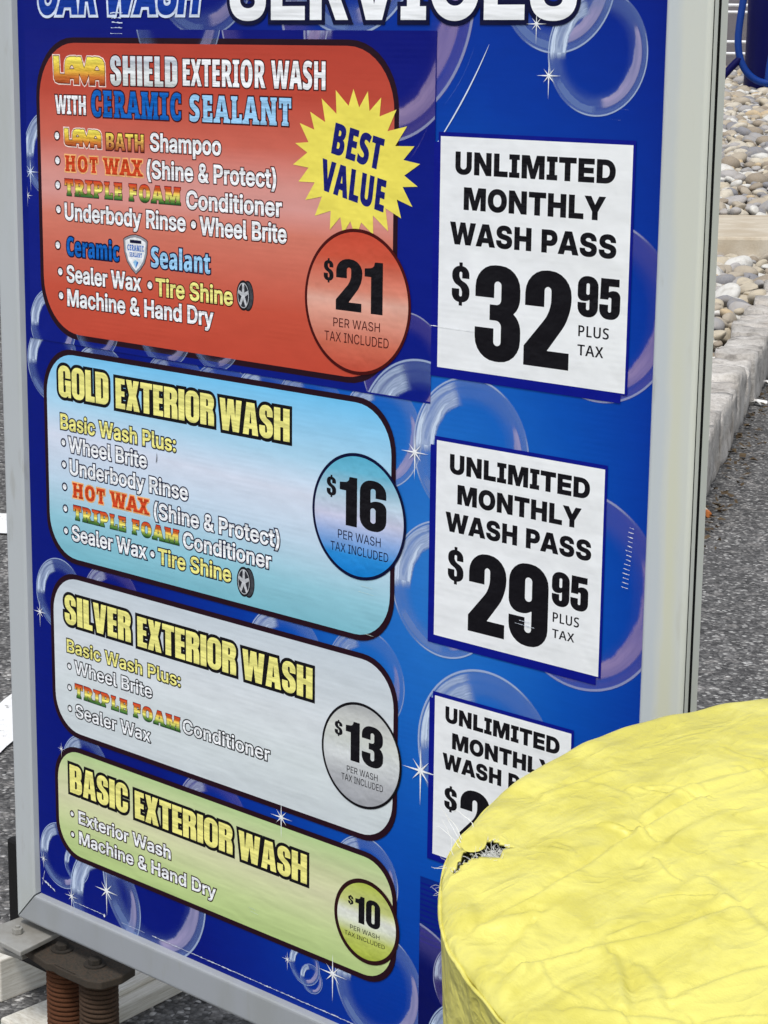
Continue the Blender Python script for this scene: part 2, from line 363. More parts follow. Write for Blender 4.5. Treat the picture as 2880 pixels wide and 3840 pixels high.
  'S': '872|439,-17 ~327,-17 ~163,57 ~72,193 68,285 203,285 ~207,225 ~269,143 ~374,102 439,102 ~507,102 ~613,144 ~673,222 673,274 ~673,319 ~625,378 ~537,419 478,434 361,466 ~229,501 ~93,629 93,730 ~93,815 ~183,944 ~340,1014 441,1014 ~542,1014 ~696,942 ~784,814 786,731 656,731 ~649,809 ~529,896 437,896 ~374,896 ~278,855 ~224,783 224,736 ~224,690 ~280,629 ~367,592 415,579 519,552 ~572,538 ~673,496 ~756,431 ~805,339 805,275 ~805,191 ~717,58 ~553,-17',
  'T': '874|54,883 54,1000 820,1000 820,883 504,883 504,0 371,0 371,883',
  'U': '1003|502,-16 ~383,-16 ~206,77 ~109,238 109,341 109,1000 242,1000 242,352 ~242,281 ~305,170 ~421,107 502,107 ~583,107 ~698,170 ~761,281 761,352 761,1000 894,1000 894,341 ~894,238 ~797,76 ~621,-16',
  'W': '1345|299,0 27,1000 164,1000 320,395 ~332,345 ~355,242 ~377,137 387,83 369,83 ~380,137 ~401,242 ~426,345 438,395 597,1000 747,1000 905,395 ~918,345 ~942,242 ~965,137 975,83 956,83 ~966,137 ~988,242 ~1012,345 1025,395 1179,1000 1317,1000 1044,0 890,0 720,626 ~703,691 ~672,836 657,924 686,924 ~671,840 ~643,697 623,626 455,0',
  'X': '928|31,0 423,561 423,462 53,1000 208,1000 349,791 ~378,749 ~420,684 ~457,620 478,581 453,581 ~475,620 ~512,683 ~554,749 583,791 728,1000 878,1000 509,468 509,566 898,0 744,0 571,251 ~546,289 ~506,348 ~471,408 451,445 479,445 ~459,409 ~423,350 ~383,289 356,251 182,0',
 },
 'black': {
  ' ': '369|',
  'A': '1028|2,0 342,1000 684,1000 1026,0 739,0 613,419 ~579,535 ~513,768 480,900 549,900 ~514,768 ~447,535 412,419 282,0|244,181 244,380 785,380 785,181',
  'C': '1001|514,-16 ~378,-16 ~159,105 ~32,336 32,499 ~32,664 ~159,895 ~378,1016 514,1016 ~608,1016 ~765,961 ~885,860 ~960,718 971,631 713,631 ~706,669 ~672,729 ~622,771 ~558,793 519,793 ~446,793 ~344,723 ~290,592 290,499 ~290,408 ~343,277 ~446,207 519,207 ~558,207 ~622,228 ~672,271 ~705,330 713,368 971,368 ~960,281 ~885,140 ~765,38 ~608,-16',
  'D': '973|439,0 170,0 170,213 426,213 ~514,213 ~627,277 ~683,405 683,500 ~683,596 ~626,723 ~511,787 421,787 166,787 166,1000 438,1000 ~591,1000 ~817,877 ~941,652 941,500 ~941,347 ~818,123 ~593,0|317,1000 317,0 60,0 60,1000',
  'E': '858|60,0 60,1000 817,1000 817,782 317,782 317,607 779,607 779,396 317,396 317,218 817,218 817,0',
  'H': '995|60,0 60,1000 317,1000 317,617 678,617 678,1000 935,1000 935,0 678,0 678,400 317,400 317,0',
  'I': '581|36,0 36,203 162,203 162,797 36,797 36,1000 544,1000 544,797 419,797 419,203 544,203 544,0',
  'L': '783|60,0 60,1000 317,1000 317,218 755,218 755,0',
  'M': '1258|60,0 60,1000 441,1000 555,639 ~566,602 ~596,493 ~628,374 ~654,266 663,229 597,229 ~606,266 ~633,374 ~664,493 ~693,602 704,639 816,1000 1198,1000 1198,0 946,0 946,414 ~946,448 ~949,552 ~953,674 ~956,798 956,853 985,853 ~971,797 ~938,672 ~905,551 ~877,449 866,414 733,0 526,0 391,414 ~381,449 ~351,551 ~318,672 ~283,797 268,853 302,853 ~302,798 ~305,674 ~309,552 ~312,448 312,414 312,0',
  'N': '1009|60,0 60,1000 324,1000 592,570 ~607,545 ~655,460 ~709,363 732,319 701,249 ~698,301 ~694,433 ~693,556 693,593 693,1000 949,1000 949,0 685,0 438,396 ~418,427 ~360,527 ~292,651 257,717 306,735 ~311,664 ~316,530 ~317,426 317,396 317,0',
  'O': '1026|513,-16 ~377,-16 ~159,105 ~32,336 32,499 ~32,664 ~159,895 ~377,1016 513,1016 ~649,1016 ~867,895 ~994,664 994,499 ~994,335 ~867,105 ~649,-16|513,207 ~582,207 ~682,276 ~736,407 736,499 ~736,592 ~682,724 ~582,793 513,793 ~444,793 ~344,724 ~290,592 290,499 ~290,407 ~344,276 ~444,207',
  'P': '883|60,0 60,1000 476,1000 ~593,1000 ~764,916 ~857,763 857,658 ~857,553 ~764,399 ~592,315 475,315 206,315 206,527 457,527 ~503,527 ~570,559 ~607,618 607,658 ~607,698 ~570,756 ~503,788 457,788 317,788 317,0',
  'R': '908|60,0 60,1000 477,1000 ~595,1000 ~766,916 ~859,763 859,658 ~859,555 ~762,406 ~585,324 463,324 217,324 217,525 459,525 ~505,525 ~572,558 ~608,618 608,658 ~608,698 ~572,757 ~505,790 459,790 317,790 317,0|618,0 397,453 661,453 887,0',
  'S': '928|466,-16 ~331,-16 ~143,65 ~44,220 44,331 288,331 ~290,287 ~334,222 ~415,188 469,188 ~518,188 ~589,213 ~630,259 630,289 ~630,315 ~594,355 ~520,385 461,397 360,417 ~214,446 ~63,591 63,701 ~63,796 ~164,937 ~344,1016 463,1016 ~585,1016 ~761,937 ~858,790 861,686 625,686 ~620,745 ~535,812 467,812 ~424,812 ~358,787 ~321,743 321,714 ~321,688 ~353,651 ~422,623 477,612 562,596 ~646,579 ~768,529 ~846,459 ~883,366 883,307 ~883,205 ~785,60 ~598,-16',
  'T': '893|28,782 28,1000 865,1000 865,782 575,782 575,0 318,0 318,782',
  'U': '969|484,-16 ~356,-16 ~165,76 ~59,242 59,353 59,1000 309,1000 309,374 ~309,324 ~354,246 ~433,201 485,201 ~537,201 ~615,246 ~660,324 660,374 660,1000 909,1000 909,353 ~909,242 ~804,76 ~613,-16',
  'V': '1012|342,0 2,1000 283,1000 414,581 ~449,466 ~516,226 551,100 476,100 ~509,226 ~573,466 607,581 732,1000 1010,1000 679,0',
  'W': '1408|268,0 2,1000 279,1000 371,578 ~386,508 ~412,369 ~438,230 449,159 392,159 ~406,230 ~433,369 ~462,508 478,578 578,1000 830,1000 930,578 ~946,508 ~975,369 ~1002,230 1016,159 958,159 ~970,230 ~995,369 ~1022,508 1037,578 1129,1000 1406,1000 1140,0 857,0 735,488 ~721,544 ~691,696 667,802 741,802 ~717,696 ~687,544 673,488 551,0',
  'Y': '987|374,0 374,351 2,1000 295,1000 447,713 ~467,676 ~503,603 521,566 479,566 ~496,603 ~530,676 549,713 693,1000 985,1000 622,351 622,0',
 },
 'cond': {
  ' ': '364|',
  'A': '797|565,0 517,219 282,219 234,0 0,0 256,1001 538,1001 797,0|432,644 ~426,678 ~413,747 ~403,813 399,840 ~396,814 ~386,749 ~373,680 366,646 316,405 481,405',
  'B': '781|374,1000 ~542,1000 ~704,879 704,752 ~704,695 ~670,603 ~608,543 567,531 567,524 ~618,510 ~687,449 ~722,356 722,291 ~722,202 ~646,71 ~504,0 405,0 90,0 90,1000|375,603 ~430,603 ~484,663 484,721 ~484,773 ~428,825 370,825 307,825 307,603|307,434 307,179 387,179 ~445,179 ~500,245 500,309 ~500,348 ~474,404 ~421,434 382,434',
  'C': '720|455,828 ~414,828 ~350,781 ~307,693 ~285,571 285,497 ~285,391 ~326,246 ~407,173 466,173 ~516,173 ~607,206 652,230 652,38 ~605,12 ~495,-14 434,-14 ~312,-14 ~146,106 ~60,335 60,498 ~60,612 ~111,801 ~209,939 ~350,1014 440,1014 ~504,1014 ~626,982 685,948 624,770 ~585,797 ~502,828',
  'E': '630|571,0 90,0 90,1000 571,1000 571,817 307,817 307,609 552,609 552,426 307,426 307,186 571,186',
  'F': '615|306,0 90,0 90,1000 568,1000 568,817 306,817 306,574 549,574 549,391 306,391',
  'H': '862|771,0 555,0 555,427 307,427 307,0 90,0 90,1000 307,1000 307,613 555,613 555,1000 771,1000',
  'I': '490|450,0 39,0 39,118 136,161 136,839 39,882 39,1000 450,1000 450,882 353,839 353,161 450,118',
  'L': '611|90,0 90,1000 307,1000 307,186 588,186 588,0',
  'M': '1135|478,0 286,713 281,713 ~284,670 ~289,586 ~292,510 292,477 292,0 90,0 90,1000 387,1000 566,342 571,342 750,1000 1045,1000 1045,0 838,0 838,480 ~838,516 ~841,591 ~845,672 847,713 842,713 648,0',
  'N': '927|837,0 579,0 285,671 280,671 ~284,623 ~289,534 ~291,458 291,427 291,0 90,0 90,1000 346,1000 639,343 644,343 ~642,390 ~638,475 ~635,549 635,579 635,1000 837,1000',
  'O': '884|824,501 ~824,380 ~776,189 ~682,55 ~538,-14 442,-14 ~347,-14 ~204,57 ~107,190 ~60,381 60,503 ~60,669 ~146,897 ~317,1015 443,1015 ~571,1015 ~740,894 ~824,664|286,501 ~286,394 ~320,249 ~390,175 442,175 ~495,175 ~564,247 ~598,392 598,501 ~598,666 ~521,829 443,829 ~390,829 ~320,756 ~286,610',
  'P': '728|371,1000 ~529,1000 ~686,839 686,687 ~686,612 ~647,487 ~569,395 ~446,344 361,344 307,344 307,0 90,0 90,1000|354,817 307,817 307,527 339,527 ~380,527 ~438,559 ~469,628 469,685 ~469,752 ~413,817',
  'R': '764|348,1000 ~464,1000 ~617,935 ~693,806 693,707 ~693,647 ~661,547 ~598,468 549,438 767,0 527,0 359,383 307,383 307,0 90,0 90,1000|345,820 307,820 307,552 347,552 ~408,552 ~471,623 471,696 ~471,738 ~443,793 ~388,820',
  'S': '647|607,298 ~607,208 ~531,67 ~391,-14 293,-14 ~247,-14 ~164,-3 ~86,23 45,45 45,261 ~104,224 ~230,183 283,183 ~318,183 ~364,208 ~387,250 387,276 ~387,305 ~366,349 ~307,396 250,429 ~189,465 ~100,541 ~51,648 51,728 ~51,816 ~123,943 ~259,1014 354,1014 ~420,1014 ~545,979 604,947 545,760 ~493,790 ~401,820 360,820 ~330,820 ~290,799 ~270,762 270,739 ~270,707 ~292,663 ~355,618 413,584 ~477,549 ~563,467 ~607,366',
  'T': '647|432,0 216,0 216,813 23,813 23,1000 624,1000 624,813 432,813',
  'U': '837|753,341 ~753,225 ~676,67 ~526,-14 416,-14 ~256,-14 ~85,162 85,336 85,1000 302,1000 302,346 ~302,255 ~361,175 419,175 ~459,175 ~512,210 ~536,285 536,347 536,1000 753,1000',
  'V': '775|775,1000 512,0 260,0 0,1000 229,1000 346,468 ~353,436 ~369,347 ~383,259 386,229 ~390,259 ~404,346 ~420,436 428,467 546,1000',
  'W': '1149|1146,1000 946,0 696,0 611,436 ~606,463 ~595,524 ~586,589 ~578,657 575,690 ~573,664 ~565,599 ~556,531 ~545,465 540,437 453,0 206,0 4,1000 216,1000 302,520 ~307,493 ~318,425 ~328,350 ~337,277 341,244 ~345,281 ~357,360 ~369,437 ~382,505 387,531 485,1000 666,1000 757,531 ~763,504 ~776,433 ~787,356 ~798,279 802,244 ~806,284 ~818,378 ~834,476 842,519 930,1000',
  'X': '730|730,0 494,0 364,317 230,0 0,0 239,506 17,1000 244,1000 360,699 471,1000 703,1000 485,508',
  'a': '693|370,784 ~488,784 ~618,646 618,508 618,0 468,0 433,103 429,103 ~404,63 ~348,11 ~277,-14 227,-14 ~163,-14 ~79,54 ~40,166 40,231 ~40,353 ~177,475 309,481 410,485 410,510 ~410,566 ~369,620 327,620 ~292,620 ~209,593 158,565 102,717 ~158,749 ~293,784|360,348 ~303,346 ~248,291 248,240 ~248,195 ~283,149 314,149 ~356,149 ~411,222 411,282 411,351',
  'c': '602|358,-14 ~257,-14 ~119,70 ~50,246 50,381 ~50,500 ~119,681 ~258,784 364,784 ~426,784 ~526,756 569,730 513,565 ~478,587 ~411,608 376,608 ~340,608 ~289,556 ~261,456 261,382 ~261,309 ~288,211 ~341,162 380,162 ~424,162 ~510,194 551,224 551,48 ~511,17 ~414,-14',
  'e': '682|348,783 ~440,783 ~570,699 ~638,544 638,434 638,323 255,323 ~256,236 ~327,150 400,150 ~453,150 ~547,178 599,209 599,40 ~550,12 ~439,-14 371,-14 ~262,-14 ~119,78 ~50,255 50,381 ~50,511 ~118,690 ~252,783|353,624 ~311,624 ~258,552 256,469 445,469 ~445,520 ~423,588 ~383,624',
  'i': '366|286,770 286,0 79,0 79,770|183,1076 ~239,1076 ~294,1021 294,965 ~294,909 ~237,855 183,855 ~129,855 ~71,909 71,965 ~71,1022 ~127,1076',
  'l': '363|285,0 78,0 78,1064 285,1064',
  'm': '1114|829,784 ~934,784 ~1039,647 1039,504 1039,0 831,0 831,440 ~831,524 ~795,602 757,602 ~703,602 ~662,492 662,378 662,0 454,0 454,441 ~454,496 ~439,567 ~407,602 382,602 ~345,602 ~302,549 ~285,440 285,356 285,0 78,0 78,770 240,770 264,673 275,673 ~291,710 ~345,758 ~419,784 463,784 ~533,784 ~617,724 636,677 649,677 ~677,729 ~766,784',
  'n': '746|455,784 ~557,784 ~671,641 671,505 671,0 463,0 463,442 ~463,522 ~431,602 385,602 ~328,602 ~285,493 285,360 285,0 78,0 78,770 240,770 264,672 275,672 ~294,709 ~346,759 ~414,784',
  'r': '522|444,784 ~460,784 ~491,780 510,775 492,557 ~478,561 ~444,566 422,566 ~389,566 ~339,543 ~304,498 ~286,432 286,389 286,0 79,0 79,770 237,770 267,645 277,645 ~293,680 ~341,744 ~406,784',
  't': '487|364,164 ~386,164 ~435,177 461,188 461,25 ~426,7 ~348,-14 301,-14 ~230,-14 ~139,41 ~95,153 95,241 95,601 15,601 15,708 112,764 163,928 302,928 302,770 451,770 451,601 302,601 302,248 ~302,206 ~333,164',
 },
 'plain': {
  ' ': '364|',
  'A': '824|650,0 567,275 256,275 173,0 0,0 316,1002 506,1002 823,0|451,693 ~446,715 ~430,779 ~415,845 410,868 ~406,841 ~392,778 ~378,719 371,694 292,417 531,417',
  'L': '665|114,0 114,1000 277,1000 277,140 633,140 633,0',
  'P': '769|372,1000 ~548,1000 ~714,845 714,698 ~714,629 ~675,511 ~591,422 ~456,372 361,372 277,372 277,0 114,0 114,1000|363,862 277,862 277,510 344,510 ~413,510 ~503,547 ~549,628 549,694 ~549,780 ~459,862',
  'S': '701|646,281 ~646,194 ~567,61 ~420,-14 317,-14 ~265,-14 ~174,-3 ~95,20 60,37 60,194 ~116,165 ~253,129 317,129 ~372,129 ~445,164 ~482,226 482,266 ~482,307 ~448,365 ~367,418 296,449 ~224,482 ~122,558 ~69,666 69,745 ~69,829 ~146,949 ~285,1014 377,1014 ~452,1014 ~581,981 634,955 585,817 ~534,843 ~428,872 376,872 ~329,872 ~265,841 ~233,786 233,750 ~233,707 ~266,649 ~347,599 416,567 ~491,534 ~593,456 ~646,353',
  'T': '695|429,0 266,0 266,859 19,859 19,1000 675,1000 675,859 429,859',
  'U': '915|809,347 ~809,235 ~730,73 ~574,-14 455,-14 ~285,-14 ~106,174 106,346 106,1000 269,1000 269,349 ~269,237 ~365,128 459,128 ~524,128 ~607,178 ~646,277 646,350 646,1000 809,1000',
  'X': '762|757,0 576,0 381,387 180,0 5,0 287,517 26,1000 202,1000 382,642 561,1000 737,1000 476,513',
 },
}

FONT = {k: parse_font(v) for k, v in FONTS.items()}

# heavy poster face: straight-sided letters, drawn as rounded polygons, cap height 1000
def _o(w=570, st=222, r=250):
    return [rpoly([(0, -12, r), (w, -12, r), (w, 1012, r), (0, 1012, r)]), rpoly([(st, 150, 62), (w - st, 150, 62), (w - st, 850, 62), (st, 850, 62)], False)]
IMP = {
 'I': (240, [rect(0, 0, 240, 1000)]),
 'L': (400, [rpoly([(0, 0), (400, 0), (400, 175), (240, 175), (240, 1000), (0, 1000)])]),
 'E': (415, [rpoly([(0, 0), (415, 0), (415, 175), (240, 175), (240, 420), (390, 420), (390, 585), (240, 585), (240, 825), (405, 825), (405, 1000), (0, 1000)])]),
 'T': (510, [rpoly([(135, 0), (375, 0), (375, 815), (510, 815), (510, 1000), (0, 1000), (0, 815), (135, 815)])]),
 'H': (600, [rpoly([(0, 0), (240, 0), (240, 420), (360, 420), (360, 0), (600, 0), (600, 1000), (360, 1000), (360, 600), (240, 600), (240, 1000), (0, 1000)])]),
 'O': (570, _o()), '0': (560, _o(560)),
 'D': (570, [rpoly([(0, 0), (570, 0, 230), (570, 1000, 230), (0, 1000)]), rpoly([(240, 170), (335, 170, 70), (335, 830, 70), (240, 830)], False)]),
 'R': (565, [rpoly([(0, 0), (240, 0), (240, 440), (325, 440, 60), (325, 0), (560, 0), (560, 430, 130), (490, 515, 20), (560, 600, 120), (560, 1000, 210), (0, 1000)]), rpoly([(240, 600), (325, 600, 60), (325, 835, 60), (240, 835)], False)]),
 'B': (570, [rpoly([(0, 0), (570, 0, 190), (570, 480, 150), (495, 530, 20), (560, 590, 120), (560, 1000, 190), (0, 1000)]), rpoly([(240, 590), (325, 590, 50), (325, 840, 50), (240, 840)], False), rpoly([(240, 160), (335, 160, 55), (335, 440, 55), (240, 440)], False)]),
 'S': (530, [rpoly([(520, 665), (520, 1012, 240), (5, 1012, 240), (5, 560, 150), (305, 385, 110), (305, 150, 45), (222, 150, 45), (222, 365), (0, 365), (0, -12, 240), (530, -12, 240), (530, 480, 160), (222, 640, 110), (222, 850, 45), (305, 850, 45), (305, 665)])]),
 'C': (545, [rpoly([(545, 620), (545, 1012, 250), (0, 1012, 250), (0, -12, 250), (545, -12, 250), (545, 390), (325, 390), (325, 150, 50), (222, 150, 50), (222, 850, 50), (325, 850, 50), (325, 620)])]),
 'G': (560, [rpoly([(550, 620), (550, 1012, 250), (0, 1012, 250), (0, -12, 230), (400, -12, 130), (430, 75), (445, 0), (560, 0), (560, 545), (300, 545), (300, 385), (335, 385), (335, 150, 55), (222, 150, 50), (222, 850, 50), (325, 850, 50), (325, 620)])]),
 'A': (610, [rpoly([(0, 0), (225, 0), (245, 190), (365, 190), (380, 0), (610, 0), (460, 1000), (150, 1000)]), rpoly([(262, 350), (350, 350), (305, 780)], False)]),
 'V': (595, [rpoly([(0, 1000), (235, 1000), (300, 330), (365, 1000), (595, 1000), (435, 0), (160, 0)])]),
 'W': (890, [rpoly([(0, 1000), (215, 1000), (258, 400), (330, 1000), (560, 1000), (632, 400), (675, 1000), (890, 1000), (775, 0), (530, 0), (445, 560), (360, 0), (115, 0)])]),
 'X': (590, [rpoly([(0, 0), (235, 0), (290, 300), (345, 0), (590, 0), (440, 510), (570, 1000), (335, 1000), (290, 720), (240, 1000), (10, 1000), (140, 510)])]),
 '1': (370, [rpoly([(130, 0), (365, 0), (365, 1000), (205, 1000, 20), (180, 890, 60), (0, 865), (0, 710), (130, 710)])]),
 '2': (535, [rpoly([(0, 0), (525, 0), (525, 170), (265, 170), (540, 560, 170), (540, 1012, 250), (5, 1012, 250), (5, 635), (225, 635), (225, 850, 48), (312, 850, 48), (312, 590, 120), (0, 200)])]),
 '3': (550, [rpoly([(0, 670), (0, 1012, 240), (540, 1012, 240), (540, 560, 130), (455, 515, 18), (550, 465, 130), (550, -12, 250), (0, -12, 250), (0, 335), (225, 335), (225, 150, 50), (322, 150, 50), (322, 430, 70), (180, 430), (180, 590), (318, 590, 60), (318, 850, 48), (225, 850, 48), (225, 670)])]),
 '5': (545, [rpoly([(0, 340), (222, 340), (222, 150, 50), (320, 150, 50), (320, 545, 50), (222, 545, 50), (222, 490), (15, 490), (30, 1000), (510, 1000), (510, 825), (235, 825), (230, 650), (300, 700, 60), (545, 700, 150), (545, -12, 240), (0, -12, 240)])]),
}
_six = [rpoly([(545, 665), (545, 1012, 250), (0, 1012, 250), (0, -12, 250), (550, -12, 250), (550, 610, 150), (300, 610, 60), (222, 560, 20), (222, 850, 48), (325, 850, 48), (325, 665)]), rpoly([(222, 150, 52), (328, 150, 52), (328, 460, 52), (222, 460, 52)], False)]
IMP['6'] = (550, _six)
IMP['9'] = (550, [np.array([550, 1000]) - c for c in _six])
IMP['$'] = (530, IMP['S'][1] + [rect(215, 980, 315, 1110), rect(215, -110, 315, 20)])
FONT['imp'] = {k: (w + 45, c) for k, (w, c) in IMP.items()}
FONT['imp'][' '] = (230, [])

def slab_glyph(ch):
    adv, cs = FONT['cond'][ch]
    if ch == ' ': return adv, cs
    out = list(cs); al = np.concatenate(cs); x0, x1 = al[:, 0].min(), al[:, 0].max()
    for c in cs:
        n = len(c)
        for i in range(n):
            a, b = c[i], c[(i + 1) % n]
            for y, s in ((0, 1), (1000, -1)):
                if abs(a[1] - y) < 8 and abs(b[1] - y) < 8 and 60 < abs(a[0] - b[0]) < 420:
                    l, r = sorted((a[0], b[0]))
                    if ch in 'ACSO' and y > 500: continue
                    m = 62
                    q = rpoly([(l - m, y), (r + m, y), (r + m, y + s * 105, 40), (r + 6, y + s * 150, 40), (l - 6, y + s * 150, 40), (l - m, y + s * 105, 40)])
                    out.append(q)
    if ch in 'ELF':
        out += [rect(x0 - 55, 0, x0 + 20, 120), rect(x0 - 55, 880, x0 + 20, 1000)]
        if ch != 'F': out.append(rect(x1 - 95, 0, x1 + 20, 330))
        if ch != 'L': out.append(rect(x1 - 105, 700, x1 + 10, 1000))
    if ch == 'T': out += [rect(x0 - 10, 640, x0 + 95, 1000), rect(x1 - 95, 640, x1 + 10, 1000)]
    if ch == 'C': out += [rect(x1 - 110, 640, x1 + 5, 905), rect(x1 - 110, 90, x1 + 5, 330)]
    if ch in 'PRD': out += [rect(x0 - 55, 0, x0 + 20, 120), rect(x0 - 55, 880, x0 + 20, 1000)]
    return adv + 95, out
FONT['slab'] = {ch: slab_glyph(ch) for ch in 'CERAMISLNTHOWXPF '}

# swelling logo word, drawn as one outline with two eyelets
_lava = np.array([(70, 85), (128, 85), (135, 278), (188, 278), (189, 190), (194, 140), (212, 105), (245, 90), (300, 88), (318, 96), (330, 90), (358, 92), (392, 215), (424, 92), (465, 92), (472, 96), (500, 90), (545, 95), (580, 115), (596, 150), (600, 200), (600, 386), (548, 386), (545, 326), (500, 326), (497, 386), (445, 386), (441, 262), (405, 372), (391, 388), (378, 372), (336, 258), (335, 380), (285, 380), (283, 322), (240, 322), (237, 374), (120, 372), (88, 358), (74, 326)], float)
_lh = [np.array([(238, 222), (290, 222), (275, 185), (262, 176), (248, 190)], float), np.array([(497, 232), (550, 232), (536, 193), (522, 182), (508, 196)], float)]
def _lv(c, ccw):
    c = np.stack([(c[:, 0] - 70) / 0.53, (386 - c[:, 1]) / 0.301], 1)
    return c if (area(c) > 0) == ccw else c[::-1]
LAVA = [_lv(_lava, True)] + [_lv(c, False) for c in _lh]

def text(s, font, x0, x1, y, h, track=0.0):
    if font == 'lava':
        cs = [c.copy() for c in LAVA]
    else:
        G = FONT[font]; pen = 0.0; cs = []
        for ch in s:
            adv, gl = G.get(ch) or G[' ']
            cs += [c + np.array([pen, 0.0]) for c in gl]; pen += adv + track
    al = np.concatenate(cs); lo, hi = al[:, 0].min(), al[:, 0].max()
    k = (x1 - x0) / (hi - lo)
    return [np.stack([x0 + (c[:, 0] - lo) * k, y + c[:, 1] * h / 1000], 1) for c in cs]

def grow(cs, d): return [offset(c, d) for c in cs]

# ---------------------------------------------------------------- print materials
def flute(nt, amp=1.0):
    p = nt.xyz(nt.pos())
    z = nt.math('MULTIPLY', p[2], 2 * math.pi / 0.0042)
    f = nt.math('SINE', z)
    n = nt.noise(9.0, 3); n0 = nt.noise(3.2, 3, 0.5); fa = nt.math('MULTIPLY', f, nt.ss(n, 0.35, 0.7))
    nrm = nt.bump(nt.math('MULTIPLY_ADD', fa, 0.5, n), 0.06 * amp, 0.0006)
    nrm = nt.bump(n0, 0.25, 0.012, nrm)
    nz = nt.noise(38.0, 5, 0.6, nt.scaled(nt.pos(), (1, 1, 3)))
    return nrm, nz

PM = {}
def ink(name, rgb=None, ramp=None, uvramp=None, z=None, rough=0.46, spec=0.15, side=None):
    """printed vinyl: plain colour, or a gradient along the sign's height (z = mm range) or the lettering's height"""
    if name in PM: return PM[name]
    nt = NT(name)
    nrm, nz = flute(nt)
    if ramp:
        p = nt.xyz(nt.pos())
        f = nt.n('MapRange'); nt.set(f, 0, p[2]); nt.set(f, 1, H + z[0] / 1000); nt.set(f, 2, H + z[1] / 1000)
        ff = f.outputs[0]
        if side: ff = nt.math('MULTIPLY_ADD', p[0], side, ff)
        col = nt.ramp(ff, [(a, lin(c)) for a, c in ramp])
    elif uvramp:
        u = nt.n('UVMap'); col = nt.ramp(nt.xyz(u.outputs[0])[1], [(a, lin(c)) for a, c in uvramp])
    else:
        rg = nt.n('RGB'); rg.outputs[0].default_value = (*lin(rgb), 1); col = rg.outputs[0]
    v = nt.n('HueSaturation'); nt.set(v, 'Color', col); nt.set(v, 'Value', nt.math('MULTIPLY_ADD', nz, 0.16, 0.92))
    m = nt.out(v.outputs[0], nt.math('MULTIPLY_ADD', nz, 0.2, rough - 0.1), spec, nrm)
    PM[name] = m
    return m

def bubble_mat(name, strength=1.0, tint=(0.24, 0.36, 0.68)):
    nt = NT(name)
    u = nt.n('UVMap').outputs[0]
    p = nt.xyz(u); x, y = p[0], p[1]
    nd = nt.n('VectorMath', operation='LENGTH'); nt.set(nd, 0, u); r = nd.outputs['Value']
    n1 = nt.noise(2.6, 5, 0.62, u, 0.6); n2 = nt.noise(7.0, 4, 0.6, u, 1.2)
    rw = nt.math('MULTIPLY_ADD', n1, 0.10, nt.math('SUBTRACT', r, 0.05))
    ang = nt.math('ARCTAN2', y, x)
    def sector(a0, w, soft):                            # 1 near angle a0
        d = nt.math('ABSOLUTE', nt.math('WRAP', nt.math('SUBTRACT', ang, a0), math.pi, -math.pi))
        return nt.ss(d, w + soft, w)
    cv = nt.n('CombineXYZ'); nt.set(cv, 0, nt.math('MULTIPLY', rw, 9.0)); nt.set(cv, 1, nt.math('MULTIPLY', ang, 0.55)); nt.set(cv, 2, nt.math('MULTIPLY', n1, 0.6))
    st = nt.noise(1.0, 2.5, 0.5, cv.outputs[0])
    rim = nt.math('MULTIPLY', nt.ss(r, 0.960, 0.978), nt.ss(r, 1.0, 0.992))
    rim = nt.math('MULTIPLY', rim, nt.math('MULTIPLY_ADD', nt.math('MAXIMUM', sector(2.3, 1.1, 0.5), sector(-0.9, 0.9, 0.6)), 0.5, 0.10))
    ring = nt.math('MULTIPLY', nt.ss(rw, 0.58, 0.86), nt.math('MULTIPLY_ADD', st, 0.34, 0.04))
    hl = nt.math('MULTIPLY', nt.math('MULTIPLY', nt.ss(rw, 0.60, 0.66), nt.ss(r, 0.965, 0.94)), sector(2.55, 0.55, 0.28))
    hl = nt.math('MULTIPLY', hl, nt.ramp(st, [(0.30, (0.34,) * 3), (0.43, (0.62,) * 3), (0.50, (0.50,) * 3), (0.57, (0.88,) * 3), (0.70, (0.6,) * 3)]))
    dd = nt.n('VectorMath', operation='DISTANCE'); nt.set(dd, 0, u); dd.inputs[1].default_value = (-0.16, 0.13, 0)
    h2 = nt.math('MULTIPLY', nt.math('MULTIPLY', nt.ss(nt.math('MULTIPLY_ADD', n1, 0.12, dd.outputs['Value']), 0.93, 0.98), nt.ss(r, 0.90, 0.86)), sector(-0.45, 0.85, 0.25))
    h2 = nt.math('MULTIPLY', h2, nt.math('MULTIPLY_ADD', st, 0.7, 0.22))
    h3 = nt.math('MULTIPLY', nt.math('MULTIPLY', nt.ss(rw, 0.80, 0.84), nt.ss(r, 0.965, 0.93)), sector(-2.1, 0.40, 0.3))
    h3 = nt.math('MULTIPLY', h3, 0.40)
    a = ring
    for k in (hl, h2, h3, rim):
        a = nt.math('MAXIMUM', a, k)
    c = nt.mix(h2, tint, (0.62, 0.46, 0.66))
    c = nt.mix(nt.math('MAXIMUM', hl, nt.math('MULTIPLY', rim, 0.9)), c, (0.66, 0.76, 0.90))
    return nt.out(c, 0.46, 0.1, None, None, nt.math('MULTIPLY', a, strength, clamp=True))

